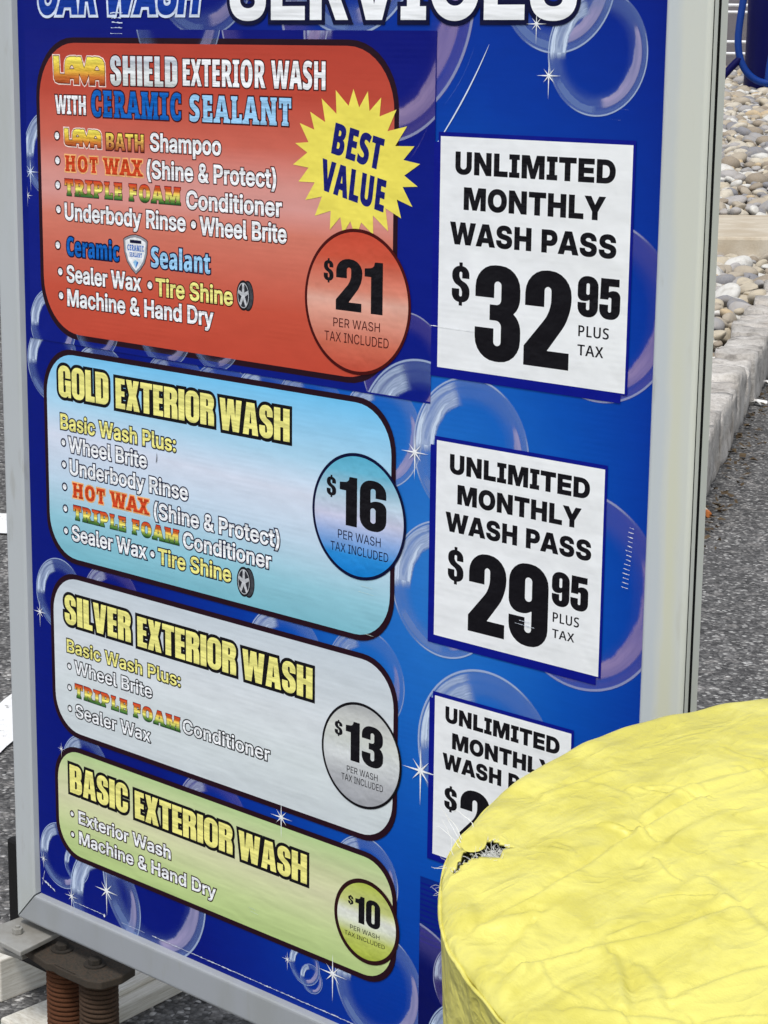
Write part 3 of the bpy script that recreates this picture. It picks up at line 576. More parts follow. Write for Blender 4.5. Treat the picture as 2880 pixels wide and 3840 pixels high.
# sheet behind everything: deep blue with a bright heart
def backing_mat():
    nt = NT('printed_blue_backing')
    nrm, nz = flute(nt)
    p = nt.xyz(nt.pos())
    dx = nt.math('MULTIPLY', nt.math('SUBTRACT', p[0], 0.045), 2.9)
    dz = nt.math('MULTIPLY', nt.math('SUBTRACT', p[2], H - 0.03), 1.75)
    d = nt.math('SQRT', nt.math('ADD', nt.math('MULTIPLY', dx, dx), nt.math('MULTIPLY', dz, dz)))
    n = nt.noise(5.0, 4, 0.5)
    d = nt.math('ADD', d, nt.math('MULTIPLY_ADD', n, 0.16, -0.08))
    c = nt.ramp(d, [(0.0, lin((44, 122, 204))), (0.22, lin((24, 104, 196))), (0.42, lin((4, 80, 180))), (0.62, lin((0, 56, 160))), (0.85, lin((0, 36, 140))), (1.0, lin((0, 20, 122)))])
    v = nt.n('HueSaturation'); nt.set(v, 'Color', c); nt.set(v, 'Value', nt.math('MULTIPLY_ADD', nz, 0.2, 0.9))
    return nt.out(v.outputs[0], 0.46, 0.12, nrm)
ITEMS = [
    ('hd', 'SERVICES', 'black', -168.7, 171.6, 366.7, 19.3),
    ('hd', 'CAR WASH', 'black', -407.3, -199.1, 370.8, 21.0),
    ('red', 'LAVA', 'lava', -388.5, -321.0, 313.6, 23.4),
    ('red', 'SHIELD', 'imp', -313.8, -230.5, 314.0, 23.9),
    ('red', 'EXTERIOR WASH', 'cond', -223.8, -64.1, 315.5, 20.7),
    ('red', 'WITH', 'cond', -387.3, -346.6, 288.8, 15.5),
    ('red', 'CERAMIC', 'slab', -339.0, -226.8, 287.8, 21.4),
    ('red', 'SEALANT', 'slab', -216.1, -100.6, 287.6, 20.7),
    ('red', 'LAVA', 'lava', -375.9, -327.2, 261.7, 14.9),
    ('red', 'BATH', 'cond', -320.7, -272.9, 260.7, 14.0),
    ('red', 'Shampoo', 'body', -264.5, -179.8, 262.1, 14.2),
    ('red', 'HOT WAX', 'slab', -375.5, -274.6, 240.6, 13.3),
    ('red', '(Shine & Protect)', 'body', -269.1, -117.3, 239.8, 14.2),
    ('red', 'TRIPLE FOAM', 'slab', -376.6, -228.4, 220.0, 13.7),
    ('red', 'Conditioner', 'body', -221.0, -110.9, 217.7, 14.2),
    ('red', 'Underbody Rinse', 'body', -377.4, -222.7, 199.0, 14.2),
    ('red', 'Wheel Brite', 'body', -204.9, -105.8, 197.6, 14.2),
    ('red', 'Ceramic', 'cond', -375.9, -306.5, 168.3, 15.9),
    ('red', 'Sealant', 'cond', -265.4, -193.3, 166.8, 16.6),
    ('red', 'Sealer Wax', 'body', -376.7, -279.1, 145.4, 14.2),
    ('red', 'Tire Shine', 'body', -259.8, -167.1, 143.5, 14.2),
    ('red', 'Machine & Hand Dry', 'body', -376.4, -190.2, 124.6, 14.2),
    ('c21', '21', 'imp', -51.5, -2.7, 150.9, 39.0),
    ('c21', 'PER WASH', 'thin', -54.0, -5.2, 137.8, 6.8),
    ('c21', 'TAX INCLUDED', 'thin', -63.4, 3.9, 126.3, 7.4),
    ('c16', '16', 'imp', -46.0, 3.6, -16.5, 38.9),
    ('c16', 'PER WASH', 'thin', -47.7, -2.1, -28.0, 7.0),
    ('c16', 'TAX INCLUDED', 'thin', -55.6, 6.0, -38.7, 7.1),
    ('c13', '13', 'imp', -37.7, 3.0, -207.6, 32.9),
    ('c13', 'PER WASH', 'thin', -36.2, -2.7, -218.0, 5.3),
    ('c13', 'TAX INCLUDED', 'thin', -42.2, 3.2, -225.8, 5.6),
    ('c10', '10', 'imp', -25.7, 1.8, -343.1, 23.2),
    ('c10', 'PER WASH', 'thin', -31.3, 1.2, -351.1, 3.9),
    ('c10', 'TAX INCLUDED', 'thin', -37.5, 7.0, -357.5, 3.7),
    ('c21', '$', 'imp', -64.4, -54.1, 172.6, 15.2),
    ('c16', '$', 'imp', -60.2, -49.9, 5.0, 14.6),
    ('c13', '$', 'imp', -49.9, -41.3, -189.3, 11.1),
    ('c10', '$', 'imp', -33.7, -27.8, -329.6, 7.1),
    ('gold', 'GOLD', 'imp', -391.7, -323.6, 43.1, 27.4),
    ('gold', 'EXTERIOR', 'imp', -314.0, -190.0, 42.1, 25.9),
    ('gold', 'WASH', 'imp', -182.9, -102.0, 40.7, 26.1),
    ('gold', 'Basic Wash Plus:', 'body', -390.0, -237.7, 14.0, 13.5),
    ('gold', 'Wheel Brite', 'body', -379.5, -274.9, -5.5, 13.5),
    ('gold', 'Underbody Rinse', 'body', -378.6, -223.2, -25.6, 13.5),
    ('gold', 'HOT WAX', 'slab', -375.0, -272.4, -45.9, 13.2),
    ('gold', '(Shine & Protect)', 'body', -266.1, -113.6, -47.3, 13.5),
    ('gold', 'TRIPLE FOAM', 'slab', -374.5, -234.7, -65.9, 12.6),
    ('gold', 'Conditioner', 'body', -229.2, -123.1, -66.9, 13.5),
    ('gold', 'Sealer Wax', 'body', -377.5, -277.0, -85.6, 13.5),
    ('gold', 'Tire Shine', 'body', -261.2, -170.8, -86.7, 13.5),
    ('silver', 'SILVER', 'imp', -390.4, -299.2, -164.7, 26.9),
    ('silver', 'EXTERIOR', 'imp', -290.2, -165.1, -165.9, 26.9),
    ('silver', 'WASH', 'imp', -157.1, -75.6, -166.8, 25.9),
    ('silver', 'Basic Wash Plus:', 'body', -388.4, -234.9, -191.4, 12.1),
    ('silver', 'Wheel Brite', 'body', -377.9, -272.2, -209.9, 12.1),
    ('silver', 'TRIPLE FOAM', 'slab', -378.1, -235.9, -232.0, 12.4),
    ('silver', 'Conditioner', 'body', -232.2, -124.9, -231.6, 12.1),
    ('silver', 'Sealer Wax', 'body', -377.9, -275.1, -251.1, 12.1),
    ('basic', 'BASIC', 'imp', -388.7, -307.0, -325.9, 26.9),
    ('basic', 'EXTERIOR', 'imp', -297.3, -170.6, -326.7, 25.6),
    ('basic', 'WASH', 'imp', -162.6, -81.3, -327.5, 25.5),
    ('basic', 'Exterior Wash', 'body', -376.9, -250.3, -353.4, 11.9),
    ('basic', 'Machine & Hand Dry', 'body', -376.8, -192.0, -373.3, 11.9),
    ('p1', 'UNLIMITED', 'black', 66.7, 208.5, 259.3, 15.6),
    ('p1', 'MONTHLY', 'black', 75.2, 201.0, 234.3, 15.6),
    ('p1', 'WASH PASS', 'black', 62.7, 211.2, 209.2, 15.6),
    ('p1', '$', 'imp', 65.2, 82.0, 167.9, 25.6),
    ('p1', '32', 'imp', 87.9, 174.5, 128.8, 66.9),
    ('p1', '95', 'imp', 180.1, 216.0, 168.0, 27.1),
    ('p1', 'PLUS', 'plain', 181.4, 207.6, 153.7, 7.6),
    ('p1', 'TAX', 'plain', 181.1, 203.5, 140.5, 7.5),
    ('p2', 'UNLIMITED', 'black', 66.6, 195.7, 40.3, 14.2),
    ('p2', 'MONTHLY', 'black', 74.5, 188.8, 18.1, 14.2),
    ('p2', 'WASH PASS', 'black', 63.3, 198.6, -3.8, 14.2),
    ('p2', '$', 'imp', 66.2, 81.5, -40.9, 23.5),
    ('p2', '29', 'imp', 87.0, 161.7, -76.2, 59.8),
    ('p2', '95', 'imp', 165.1, 197.2, -41.3, 24.3),
    ('p2', 'PLUS', 'plain', 166.4, 190.1, -54.1, 7.2),
    ('p2', 'TAX', 'plain', 166.3, 186.3, -65.8, 6.5),
    ('p3', 'UNLIMITED', 'black', 66.6, 176.0, -152.5, 12.2),
    ('p3', 'MONTHLY', 'black', 73.8, 171.5, -172.3, 12.2),
    ('p3', 'WASH PASS', 'black', 64.6, 178.8, -190.0, 12.2),
    ('p3', '$', 'imp', 66.8, 79.5, -221.8, 17.2),
    ('p3', '2', 'imp', 82.7, 112.1, -246.2, 45.1),
]

# ================================================================ the sign
sign = empty('services_sign', (0, 0, 0))
tag(sign, 'tall blue car wash price board in a grey aluminium frame on rusty springs', 'sign')

K = (8, 6, 12)
NAVY = ink('ink_navy', (4, 8, 52)); BLACK = ink('ink_black', (16, 14, 20)); WHITE = ink('ink_white', (243, 245, 247))
MAROON = ink('ink_maroon', (72, 10, 10)); BROWN = ink('ink_dark_brown', (44, 14, 18)); PALE = ink('ink_pale_yellow', (243, 236, 138))
ROYAL = ink('ink_royal', (4, 100, 190)); SKYB = ink('ink_sky', (158, 208, 244)); ORED = ink('ink_orange_red', (206, 66, 26))
CREAM = ink('ink_cream', (246, 186, 120)); PINK = ink('ink_pink', (253, 224, 212)); BURST = ink('ink_burst_yellow', (243, 228, 96))
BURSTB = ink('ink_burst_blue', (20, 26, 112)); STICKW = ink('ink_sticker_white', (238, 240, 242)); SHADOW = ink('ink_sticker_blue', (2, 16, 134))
HEADB = ink('ink_header_blue', (0, 52, 152)); SILV = ink('ink_silver_grad', uvramp=[(0, (206, 212, 208)), (0.45, (236, 240, 240)), (0.8, (196, 204, 212)), (1, (226, 230, 236))])
LAVAG = ink('ink_lava_grad', uvramp=[(0, (166, 60, 28)), (0.28, (206, 118, 48)), (0.56, (242, 200, 70)), (1, (253, 242, 104))])
BATHG = ink('ink_bath_grad', uvramp=[(0, (160, 66, 34)), (0.5, (222, 164, 84)), (1, (248, 228, 96))])
FOAMG = ink('ink_foam_grad', uvramp=[(0, (40, 100, 50)), (0.22, (112, 146, 58)), (0.44, (250, 240, 124)), (0.58, (248, 222, 100)), (0.76, (220, 116, 48)), (1, (198, 50, 32))])
DIRTW = ink('worn_white_edge', (206, 212, 224))
CARMARK = ink('ink_glow_white', (214, 226, 246))
TYRE = ink('ink_tyre', (26, 26, 30)); TYRE2 = ink('ink_tyre_side', (66, 68, 74)); RIMC = ink('ink_rim', (196, 198, 202)); RIMD = ink('ink_rim_dark', (44, 44, 50))

PX0, PX1, PY0, PY1 = -446, 254, -454, 520
# ---- printed sheet -------------------------------------------------
a = Art()
a.put([rect(PX0, PY0, PX1, PY1)], backing_mat(), 0.0)
panel = a.build('printed_board', sign)
mb = MB(); mb.box(PX0 / 1000, PX1 / 1000, 0.0006, 0.004, H + PY0 / 1000, H + PY1 / 1000)
def simple(name, rgb, rough=0.5, spec=0.5, metal=0.0):
    nt = NT(name); nz = nt.noise(30, 5)
    c = nt.mix(nz, tuple(v * 0.85 for v in lin(rgb)), tuple(min(1, v * 1.12) for v in lin(rgb)))
    return nt.out(c, nt.math('MULTIPLY_ADD', nz, 0.2, rough - 0.1), spec, None, metal)
mb.build('board_core', simple('board_core_white', (200, 200, 200)), panel)

def clip(c, x0, y0, x1, y1):
    for ax, lim, sg in ((0, x0, 1), (0, x1, -1), (1, y0, 1), (1, y1, -1)):
        out = []; n = len(c)
        for i in range(n):
            p, q = c[i], c[(i + 1) % n]
            ip, iq = sg * (p[ax] - lim) >= 0, sg * (q[ax] - lim) >= 0
            if ip: out.append(p)
            if ip != iq:
                t = (lim - p[ax]) / (q[ax] - p[ax]); out.append(p + t * (q - p))
        c = np.array(out)
        if len(c) < 3: return None
    return c

BUB = bubble_mat('bubble_print', 1.2); BUBL = bubble_mat('bubble_print_faint', 0.75); BUBV = bubble_mat('bubble_print_violet', 0.95, (0.22, 0.17, 0.48))
art = Art(); lay = [0.05]
def bubble(cx, cy, r, m=BUB, box=(PX0, PY0, PX1, PY1)):
    c = clip(ell(cx, cy, r, r, 72), *box)
    if c is not None:
        art.put([c], m, lay[0], ((cx, cy), (cx + r, cy + r))); lay[0] += 0.012
def arc(cx, cy, r, a0, a1, w, m, n=30):
    t = np.radians(np.linspace(a0, a1, n)); ww = w * np.sin(np.linspace(0.05, math.pi - 0.05, n)) ** 0.6
    o = np.stack([cx + (r + ww / 2) * np.cos(t), cy + (r + ww / 2) * np.sin(t)], 1); i = np.stack([cx + (r - ww / 2) * np.cos(t), cy + (r - ww / 2) * np.sin(t)], 1)
    c = np.concatenate([o, i[::-1]])
    art.put([c if area(c) > 0 else c[::-1]], m, lay[0]); lay[0] += 0.012
def star(cx, cy, r, m=WHITE, rot=0.0, box=(PX0, PY0, PX1, PY1)):
    pts = []
    for k in range(16):
        ang = math.pi / 8 * k + math.radians(90 + rot)
        L = r * ({0: 0.9, 4: 0.82, 8: 1.25, 12: 0.82}.get(k, 0.52) if k % 2 == 0 else 0.10)
        pts.append((cx + L * math.cos(ang), cy + L * math.sin(ang)))
    c = np.array(pts); c = c if area(c) > 0 else c[::-1]
    if box[0] > PX0 or True:
        c = np.array([(min(max(p[0], box[0]), box[2]), min(max(p[1], box[1]), box[3])) for p in c])
    art.put([c], m, lay[0]); lay[0] += 0.012
for b in ((-335, 55, 40), (-238, 58, 42, BUBL), (-180, 52, 44, BUBL), (-128, 60, 40), (-80, 62, 40, BUBL), (-4, 60, 42), (-400, 72, 36), (-108, -142, 46), (-18, -138, 42, BUBL), (-325, -138, 40, BUBV),
          (-398, -140, 34), (-366, -300, 34), (-196, -306, 46, BUBV), (-16, -304, 36), (-16, 384, 98, BUBV), (154, 394, 50), (189.5, 345, 42), (-40, 425, 70), (-200, 415, 62, BUBL), (200, 172, 63, BUBV), (85, 58, 56), (190, -27, 73, BUBV), (62, -50, 53), (106, -172, 68),
          (-404, -393, 32), (-382, -396, 18), (-342, -420, 50), (-275, -385, 70), (0, -392, 49), (-84, -400, 18), (-76, -410, 13)):
    bubble(*b)
arc(-264, 541, 407, -41, -28, 1.2, CARMARK); arc(-16, 384, 104, -70, -20, 0.6, BUBL)
# patch sheet at the lower right
PATCH = ink('ink_patch_navy', ramp=[(0, (0, 8, 84)), (0.55, (0, 10, 92)), (0.75, (0, 34, 122)), (1, (0, 40, 134))], z=(-450, -284))
art.build('bubble_artwork', panel); art = Art()
art.put([rect(43.2, -452, 252, -284.3)], PATCH, lay[0]); lay[0] += 0.02
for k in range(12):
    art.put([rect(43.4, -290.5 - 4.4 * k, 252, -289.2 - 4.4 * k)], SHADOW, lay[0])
lay[0] += 0.012
bubble(30, -398, 76, BUBV, (43.5, -452, 252, -285)); bubble(92, -362, 34, BUBV, (43.5, -452, 252, -285)); bubble(96, -420, 44, BUB, (43.5, -452, 252, -285))
# overlay sheet carrying the top menu
OVER = ink('ink_overlay_navy', ramp=[(0, (0, 22, 128)), (0.5, (0, 24, 132)), (1, (0, 12, 118))], z=(91, 359), side=0.35)
art.build('patch_sheet', panel); art = Art()
art.put([np.array([(-429.5, 91), (46, 89.5), (47, 359.2), (-427.5, 359.2)])], OVER, lay[0]); lay[0] += 0.02
ob = (-429, 91, 46, 359)
for b in ((-395, 254, 38, BUB, ob), (-398, 106, 32, BUB, ob), (20, 112, 44, BUBV, ob), (36, 60, 62, BUB, ob), (-6, 360, 82, BUBV, ob), (-120, 372, 60, BUBV, ob), (-230, 372, 52, BUBL, ob), (-338, 112, 30, BUBL, ob), (-250, 118, 34, BUBL, ob), (-188, 118, 30, BUBL, ob)):
    bubble(*b)
arc(-40, 330, 88, -60, -26, 0.8, BUBV)
art.build('overlay_sheet', panel)
for s in ((149.2, 329.5, 13), (31.3, 51, 17), (41.9, -198, 23), (-51.2, -397.3, 20), (-390.4, -429.4, 12), (-339.3, -409, 20), (-431, -403.2, 8), (-424, 237.7, 14, CARMARK, 0, ob), (-429, 217, 9, WHITE, 0, ob),
          (-426.8, -161.4, 12), (-111.4, -277, 16), (-104, -401.4, 8), (137.4, 364, 11), (-400, -287, 7)):
    art = Art(); star(*s); art.build('printed_sparkle', panel)

# ---- header lettering ----------------------------------------------
hd = Art()
sv = text('SERVICES', 'black', -168.7, 171.6, 366.7, 47, 10)
hd.put(grow(sv, 3.4), NAVY, 0.66); hd.put(sv, WHITE, 0.72)
hd.build('header_lettering', panel)
hd = Art()
cw = [np.stack([c[:, 0] + (c[:, 1] - 371) * 0.17, c[:, 1]], 1) for c in text('CAR WASH', 'black', -409, -206, 371.4, 33, -20)]
hd.put(grow(cw, 2.6), CARMARK, 0.66); hd.put(grow(cw, 0.3), HEADB, 0.72)
hd.build('car_wash_lettering', panel)

# ---- four wash menus -----------------------------------------------
MENUS = {
 'red': (-413.5, 95.5, 11.2, 352.6, 34, [(0, (198, 74, 54)), (0.18, (202, 84, 62)), (0.42, (216, 126, 106)), (0.50, (224, 158, 150)), (0.56, (222, 152, 142)), (0.68, (210, 106, 88)), (0.84, (192, 74, 56)), (1, (184, 66, 50))], 'red wash menu panel with a yellow starburst', MAROON),
 'gold': (-413.3, -107.2, 12.2, 86.0, 27, [(0, (126, 190, 206)), (0.16, (150, 204, 220)), (0.36, (196, 218, 236)), (0.55, (220, 228, 244)), (0.70, (178, 220, 244)), (1, (102, 194, 242))], 'sky blue wash menu panel', NAVY),
 'silver': (-411.2, -271.2, 17.6, -116.8, 25, [(0, (208, 216, 220)), (0.3, (214, 222, 224)), (0.55, (222, 228, 232)), (1, (200, 210, 218))], 'silver grey wash menu panel', BLACK),
 'basic': (-410.7, -391.0, 19.0, -280.5, 23, [(0, (182, 206, 132)), (0.25, (196, 213, 148)), (0.55, (221, 221, 178)), (0.72, (212, 217, 168)), (1, (178, 207, 142))], 'pale green wash menu panel', BROWN)}
menu = {}
RIMINK = ink('ink_menu_border', (36, 8, 24))
for k, (x0, y0, x1, y1, r, st, lb, oc) in MENUS.items():
    m = Art()
    m.put([rrect(x0, y0, x1, y1, r * 1.5)], RIMINK, 0.60)
    b = 4.6
    m.put([rrect(x0 + b, y0 + b, x1 - b, y1 - b, (r - 2) * 1.5)], ink('ink_menu_' + k, ramp=st, z=(y0, y1), side=0.12 if k == 'gold' else None), 0.66)
    menu[k] = m.build('wash_menu', sign)
    menu[k]['label'] = lb

def style(p, s, f):
    """list of (grow, ink, layer) from back to front, mm"""
    if f == 'lava': return [(1.5, PINK, .74), (0.55, MAROON, .80), (0, LAVAG, .86)]
    if s == 'SHIELD': return [(1.0, MAROON, .74), (0, SILV, .80)]
    if s == 'BATH': return [(0.95, MAROON, .74), (0, BATHG, .80)]
    if s == 'HOT WAX': return [(1.3, CREAM, .74), (0.15, ORED, .80)]
    if s == 'TRIPLE FOAM': return [(0.8, MAROON if p == 'red' else BROWN, .74), (0.3, FOAMG, .80)]
    if s in ('CERAMIC', 'Ceramic'): return [(1.3, NAVY if s == 'Ceramic' else MAROON, .74), (0.4, NAVY, .77), (0.12, ROYAL, .83)]
    if s in ('SEALANT', 'Sealant'): return [(1.3, NAVY if s == 'Sealant' else MAROON, .74), (0.4, NAVY, .77), (0.12, SKYB, .83)]
    if f == 'imp': return [(2.9, BLACK, .74), (0.1, PALE, .80)]
    o = {'red': MAROON, 'gold': NAVY, 'silver': BLACK, 'basic': BROWN}[p]
    c = PALE if (s.startswith('Basic') or s.startswith('Tire')) else WHITE
    g = {'red': 1.3, 'gold': 1.4, 'silver': 1.15, 'basic': 1.3}[p]; b_ = {'red': 0.42, 'gold': 0.34, 'silver': 0.12, 'basic': 0.26}[p]
    return [(g if f == 'body' else 1.1, o, .74), (b_ if f == 'body' else 0.12, c, .80)]

track = {'imp': 6, 'slab': 0, 'cond': 14, 'body': 0, 'black': 34, 'thin': 10, 'plain': 30, 'lava': 0}
PRICE = {'c21': [], 'c16': [], 'c13': [], 'c10': [], 'p1': [], 'p2': [], 'p3': []}
for p, s, f, x0, x1, y, h in ITEMS:
    if p == 'hd': continue
    tr = track[f]
    if s == 'SHIELD': tr = 40
    cs = text(s, f, x0, x1, y, h, tr)
    if p in PRICE:
        PRICE[p].append((s, f, cs)); continue
    A = Art()
    for g, m, L in style(p, s, f):
        lo = cs[0].min(0)
        A.put(grow(cs, g) if g else cs, m, L, ((x0, y), (x1, y + h)))
    A.build('heading_lettering' if (f in ('imp', 'lava', 'slab', 'cond') and h > 14.95) else 'item_lettering', menu[p])

BUL = {'red': [(-386.0, 270.0), (-386.1, 249.0), (-386.5, 228.0), (-386.3, 207.1), (-388.3, 176.2), (-385.7, 153.4), (-385.3, 132.5), (-212.8, 205.0), (-267.5, 151.3)],
       'gold': [(-386.8, 1.8), (-386.7, -18.1), (-386.5, -38.3), (-386.2, -58.2), (-386.1, -78.4), (-268.9, -79.7)],
       'silver': [(-385.7, -204.7), (-386.0, -225.0), (-386.2, -245.0)], 'basic': [(-386.5, -346.9), (-386.4, -367.0)]}
for k, L in BUL.items():
    o = style(k, 'x', 'body')[0]
    r = {'red': 3.0, 'gold': 2.6, 'silver': 2.3, 'basic': 2.2}[k]
    for x, y in L:
        A = Art(); A.put([ell(x, y, r + o[0], r + o[0], 28)], o[1], .74); A.put([ell(x, y, r, r, 28)], WHITE, .80)
        A.build('bullet_dot', menu[k])

# price discs
DISC = {'21': ('red', -29.6, 158.3, 55.4, 2.6, MAROON, [(0, (198, 76, 56)), (0.2, (206, 108, 84)), (0.42, (226, 160, 140)), (0.50, (232, 176, 158)), (0.58, (222, 138, 116)), (0.8, (206, 86, 62)), (1, (200, 74, 52))]),
        '16': ('gold', -26.0, -7.9, 50.0, 2.6, NAVY, [(0, (4, 126, 212)), (0.18, (40, 140, 216)), (0.34, (150, 178, 226)), (0.48, (206, 208, 232)), (0.62, (190, 212, 228)), (0.85, (104, 182, 210)), (1, (84, 172, 204))]),
        '13': ('silver', -21.0, -201.2, 43.5, 2.2, BLACK, [(0, (164, 166, 172)), (0.25, (178, 180, 184)), (0.5, (220, 224, 224)), (0.62, (208, 212, 206)), (0.72, (218, 220, 214)), (1, (166, 168, 170))]),
        '10': ('basic', -13.5, -340.0, 35.9, 3.6, BROWN, [(0, (168, 184, 62)), (0.3, (190, 200, 100)), (0.47, (226, 230, 214)), (0.55, (232, 234, 224)), (0.68, (204, 210, 132)), (1, (174, 188, 66))])}
for n, (k, cx, cy, r, b, o, st) in DISC.items():
    A = Art()
    A.put([ell(cx, cy, r, r, 96)], o, 1.04); A.put([ell(cx, cy, r - b, r - b, 96)], ink('ink_disc_' + n, ramp=st, z=(cy - r, cy + r), side=0.0), 1.10)
    A.build('price_disc', menu[k])
    for s, f, cs in PRICE['c' + n]:
        A = Art(); A.put(cs, (o if o is not BROWN else BLACK) if f == 'thin' else BLACK, 1.16)
        A.build('price_lettering' if f == 'imp' else 'small_lettering', menu[k])

# starburst
BP = np.array([(-53.1, 315.6), (-39.6, 304.3), (-34.7, 316.8), (-28.7, 303.4), (-20.0, 315.4), (-18.2, 301.0), (-6.5, 311.2), (-8.0, 297.4), (8.9, 302.9), (0.1, 287.0), (19.5, 291.2), (8.0, 276.6), (26.9, 277.1), (16.2, 266.8), (32.7, 264.6), (17.3, 255.6), (30.6, 248.2), (15.8, 247.2), (25.7, 233.2), (10.1, 237.8), (14.7, 224.3), (-1.1, 230.7), (1.9, 213.9), (-13.8, 224.7), (-13.2, 210.2), (-25.7, 218.7), (-31.2, 206.4), (-37.0, 218.9), (-44.8, 208.7), (-47.5, 221.4), (-58.5, 211.2), (-57.7, 225.5), (-74.6, 220.7), (-67.1, 235.7), (-85.0, 232.2), (-74.8, 246.0), (-92.3, 245.8), (-81.5, 256.8), (-98.3, 258.5), (-82.9, 268.1), (-95.9, 274.8), (-81.6, 276.0), (-91.1, 290.1), (-75.4, 285.6), (-79.9, 298.9), (-63.9, 291.6), (-67.8, 309.1), (-52.1, 298.1)])[::-1]
A = Art(); A.put([BP], BURST, 0.90); A.build('starburst', menu['red'])
def affine(s, bl, br, tl):
    cs = text(s, 'cond', 0, 1, 0, 1000, 40); bl, br, tl = map(np.array, (bl, br, tl))
    return [bl + c[:, :1] * (br - bl) + c[:, 1:] / 1000 * (tl - bl) for c in cs]
A = Art()
A.put(grow(affine('BEST', (-57.1, 269.1), (-7.4, 258.6), (-52.5, 291.2)), 0.45), BURSTB, 0.96); A.build('starburst_lettering', menu['red'])
A = Art(); A.put(grow(affine('VALUE', (-68.9, 241.6), (-3.6, 228.0), (-65.9, 264.1)), 0.45), BURSTB, 0.96); A.build('starburst_lettering', menu['red'])

# shield emblem with its small lettering
def shield(cx, cy, w, h, g=0.0):
    L = [(-0.5, 0.36), (-0.44, 0.40), (-0.22, 0.47), (0, 0.5), (0.22, 0.47), (0.44, 0.40), (0.5, 0.36), (0.47, 0.05), (0.36, -0.2), (0.18, -0.38), (0, -0.5), (-0.18, -0.38), (-0.36, -0.2), (-0.47, 0.05)]
    return offset(np.array([(cx + x * w, cy + y * h) for x, y in L[::-1]]), g)
A = Art(); sc = (-285.0, 175.8, 29, 31)
A.put([shield(*sc, 1.3)], MAROON, .74); A.put([shield(*sc, 0.6)], ink('ink_shield_edge', (150, 152, 160)), .80); A.put([shield(*sc, -1.4)], STICKW, .86)
A.put([rect(-292, 185.0, -277.5, 187.6)], NAVY, .92)
A.put(text('CERAMIC', 'slab', -295.3, -274.6, 178.6, 4.9), ROYAL, .92); A.put(text('SEALANT', 'slab', -292.6, -277.0, 173.4, 3.8), ROYAL, .92)
A.put([np.array([(-288.5, 169.2), (-285, 164), (-281.5, 169.2), (-285, 171.2)])], SKYB, .92); A.put([np.array([(-285, 164), (-281.5, 169.2), (-283.5, 170.0)])], ROYAL, .98)
A.build('shield_emblem', menu['red'])

# little tyre pictures
for k, x0, x1, y0, y1 in (('red', -162.4, -142.6, 140.3, 165.0), ('gold', -163.6, -142.5, -96.3, -70.4)):
    A = Art(); cx, cy, w, h = (x0 + x1) / 2, (y0 + y1) / 2, x1 - x0, y1 - y0
    A.put([ell(x0 + 0.40 * w, cy, 0.40 * w, 0.49 * h), ell(x0 + 0.66 * w, cy, 0.34 * w, 0.49 * h)], TYRE, .74)
    A.put([ell(x0 + 0.64 * w, cy, 0.33 * w, 0.44 * h, 40)], TYRE2, .80)
    A.put([ell(x0 + 0.40 * w, cy, 0.385 * w, 0.48 * h)], TYRE, .86); A.put([ell(x0 + 0.40 * w, cy, 0.33 * w, 0.41 * h)], RIMC, .90); A.put([ell(x0 + 0.40 * w, cy, 0.30 * w, 0.38 * h)], RIMD, .94)
    sp = []
    for q in range(5):
        t = 2 * math.pi * q / 5 + 0.3; d = np.array([math.cos(t) * 0.30 * w, math.sin(t) * 0.38 * h]); e = np.array([-math.sin(t) * 0.07 * w, math.cos(t) * 0.07 * h]); c0 = np.array([x0 + 0.40 * w, cy])
        sp.append(np.array([c0 - e, c0 + d - e * 0.8, c0 + d + e * 0.8, c0 + e]))
    sp = [c if area(c) > 0 else c[::-1] for c in sp] + [ell(x0 + 0.40 * w, cy, 0.07 * w, 0.09 * h, 20)]
    A.put(sp, RIMC, .98)
    A.build('tire_picture', menu[k])

# ---- three monthly pass stickers -----------------------------------
STICK = {'p1': ((52.2, 118.0, 222.5, 285.4), (45.8, 111.0, 219.2, 281.2), 'topmost white monthly pass sticker'),
         'p2': ((53.2, -86.5, 208.4, 63.3), (47.0, -93.0, 206.4, 59.4), 'middle white monthly pass sticker'),
         'p3': ((55.5, -262.0, 186.4, -134.0), (50.0, -267.3, 183.2, -136.4), 'lowest white monthly pass sticker partly hidden by yellow cover')}
for k, (w, sh, lb) in STICK.items():
    A = Art()
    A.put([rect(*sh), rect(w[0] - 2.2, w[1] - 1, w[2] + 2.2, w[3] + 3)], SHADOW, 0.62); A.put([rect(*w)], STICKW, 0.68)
    st = A.build('pass_sticker', sign); st['label'] = lb
    for s, f, cs in PRICE[k]:
        A = Art(); A.put(grow(cs, 0.25) if f == 'imp' and len(s) > 1 or f == 'black' else cs, BLACK, 0.74)
        A.build('price_lettering' if f == 'imp' else 'sticker_lettering', st)

# ---- wear on the print ---------------------------------------------
def wear(cs, m, L):
    A = Art(); A.put(cs, m, 1.19); A.build('print_scuff', panel)
def jag(x0, x1, y, w, step=1.6, y2=None):
    n = int(abs(x1 - x0) / step); xs = np.linspace(x0, x1, n); base = np.linspace(y, y if y2 is None else y2, n)
    up = base + rng.uniform(0.1, 1, n) ** 2 * w; dn = base - rng.uniform(0.0, 1, n) ** 2 * w * 0.8 - 0.12
    c = np.concatenate([np.stack([xs, dn], 1), np.stack([xs, up], 1)[::-1]]); return c if area(c) > 0 else c[::-1]
for x0, x1, w in ((-386, -342, 0.6), (-318, -286, 0.25), (-276, -222, 0.75), (-222, -100, 0.8), (-100, 40, 0.9)):
    wear([jag(x0, x1, -433.4, w)], DIRTW, 1.0)
wear([ell(-342.5, -434, 1.3, 1.6, 9)], WHITE, 1.0)
wear([jag(-433, -414, -423.5, 1.6, 1.2, -431)], DIRTW, 1.0); wear([jag(-433, -429, -429, 1.6, 0.8, -415)], DIRTW, 1.0)
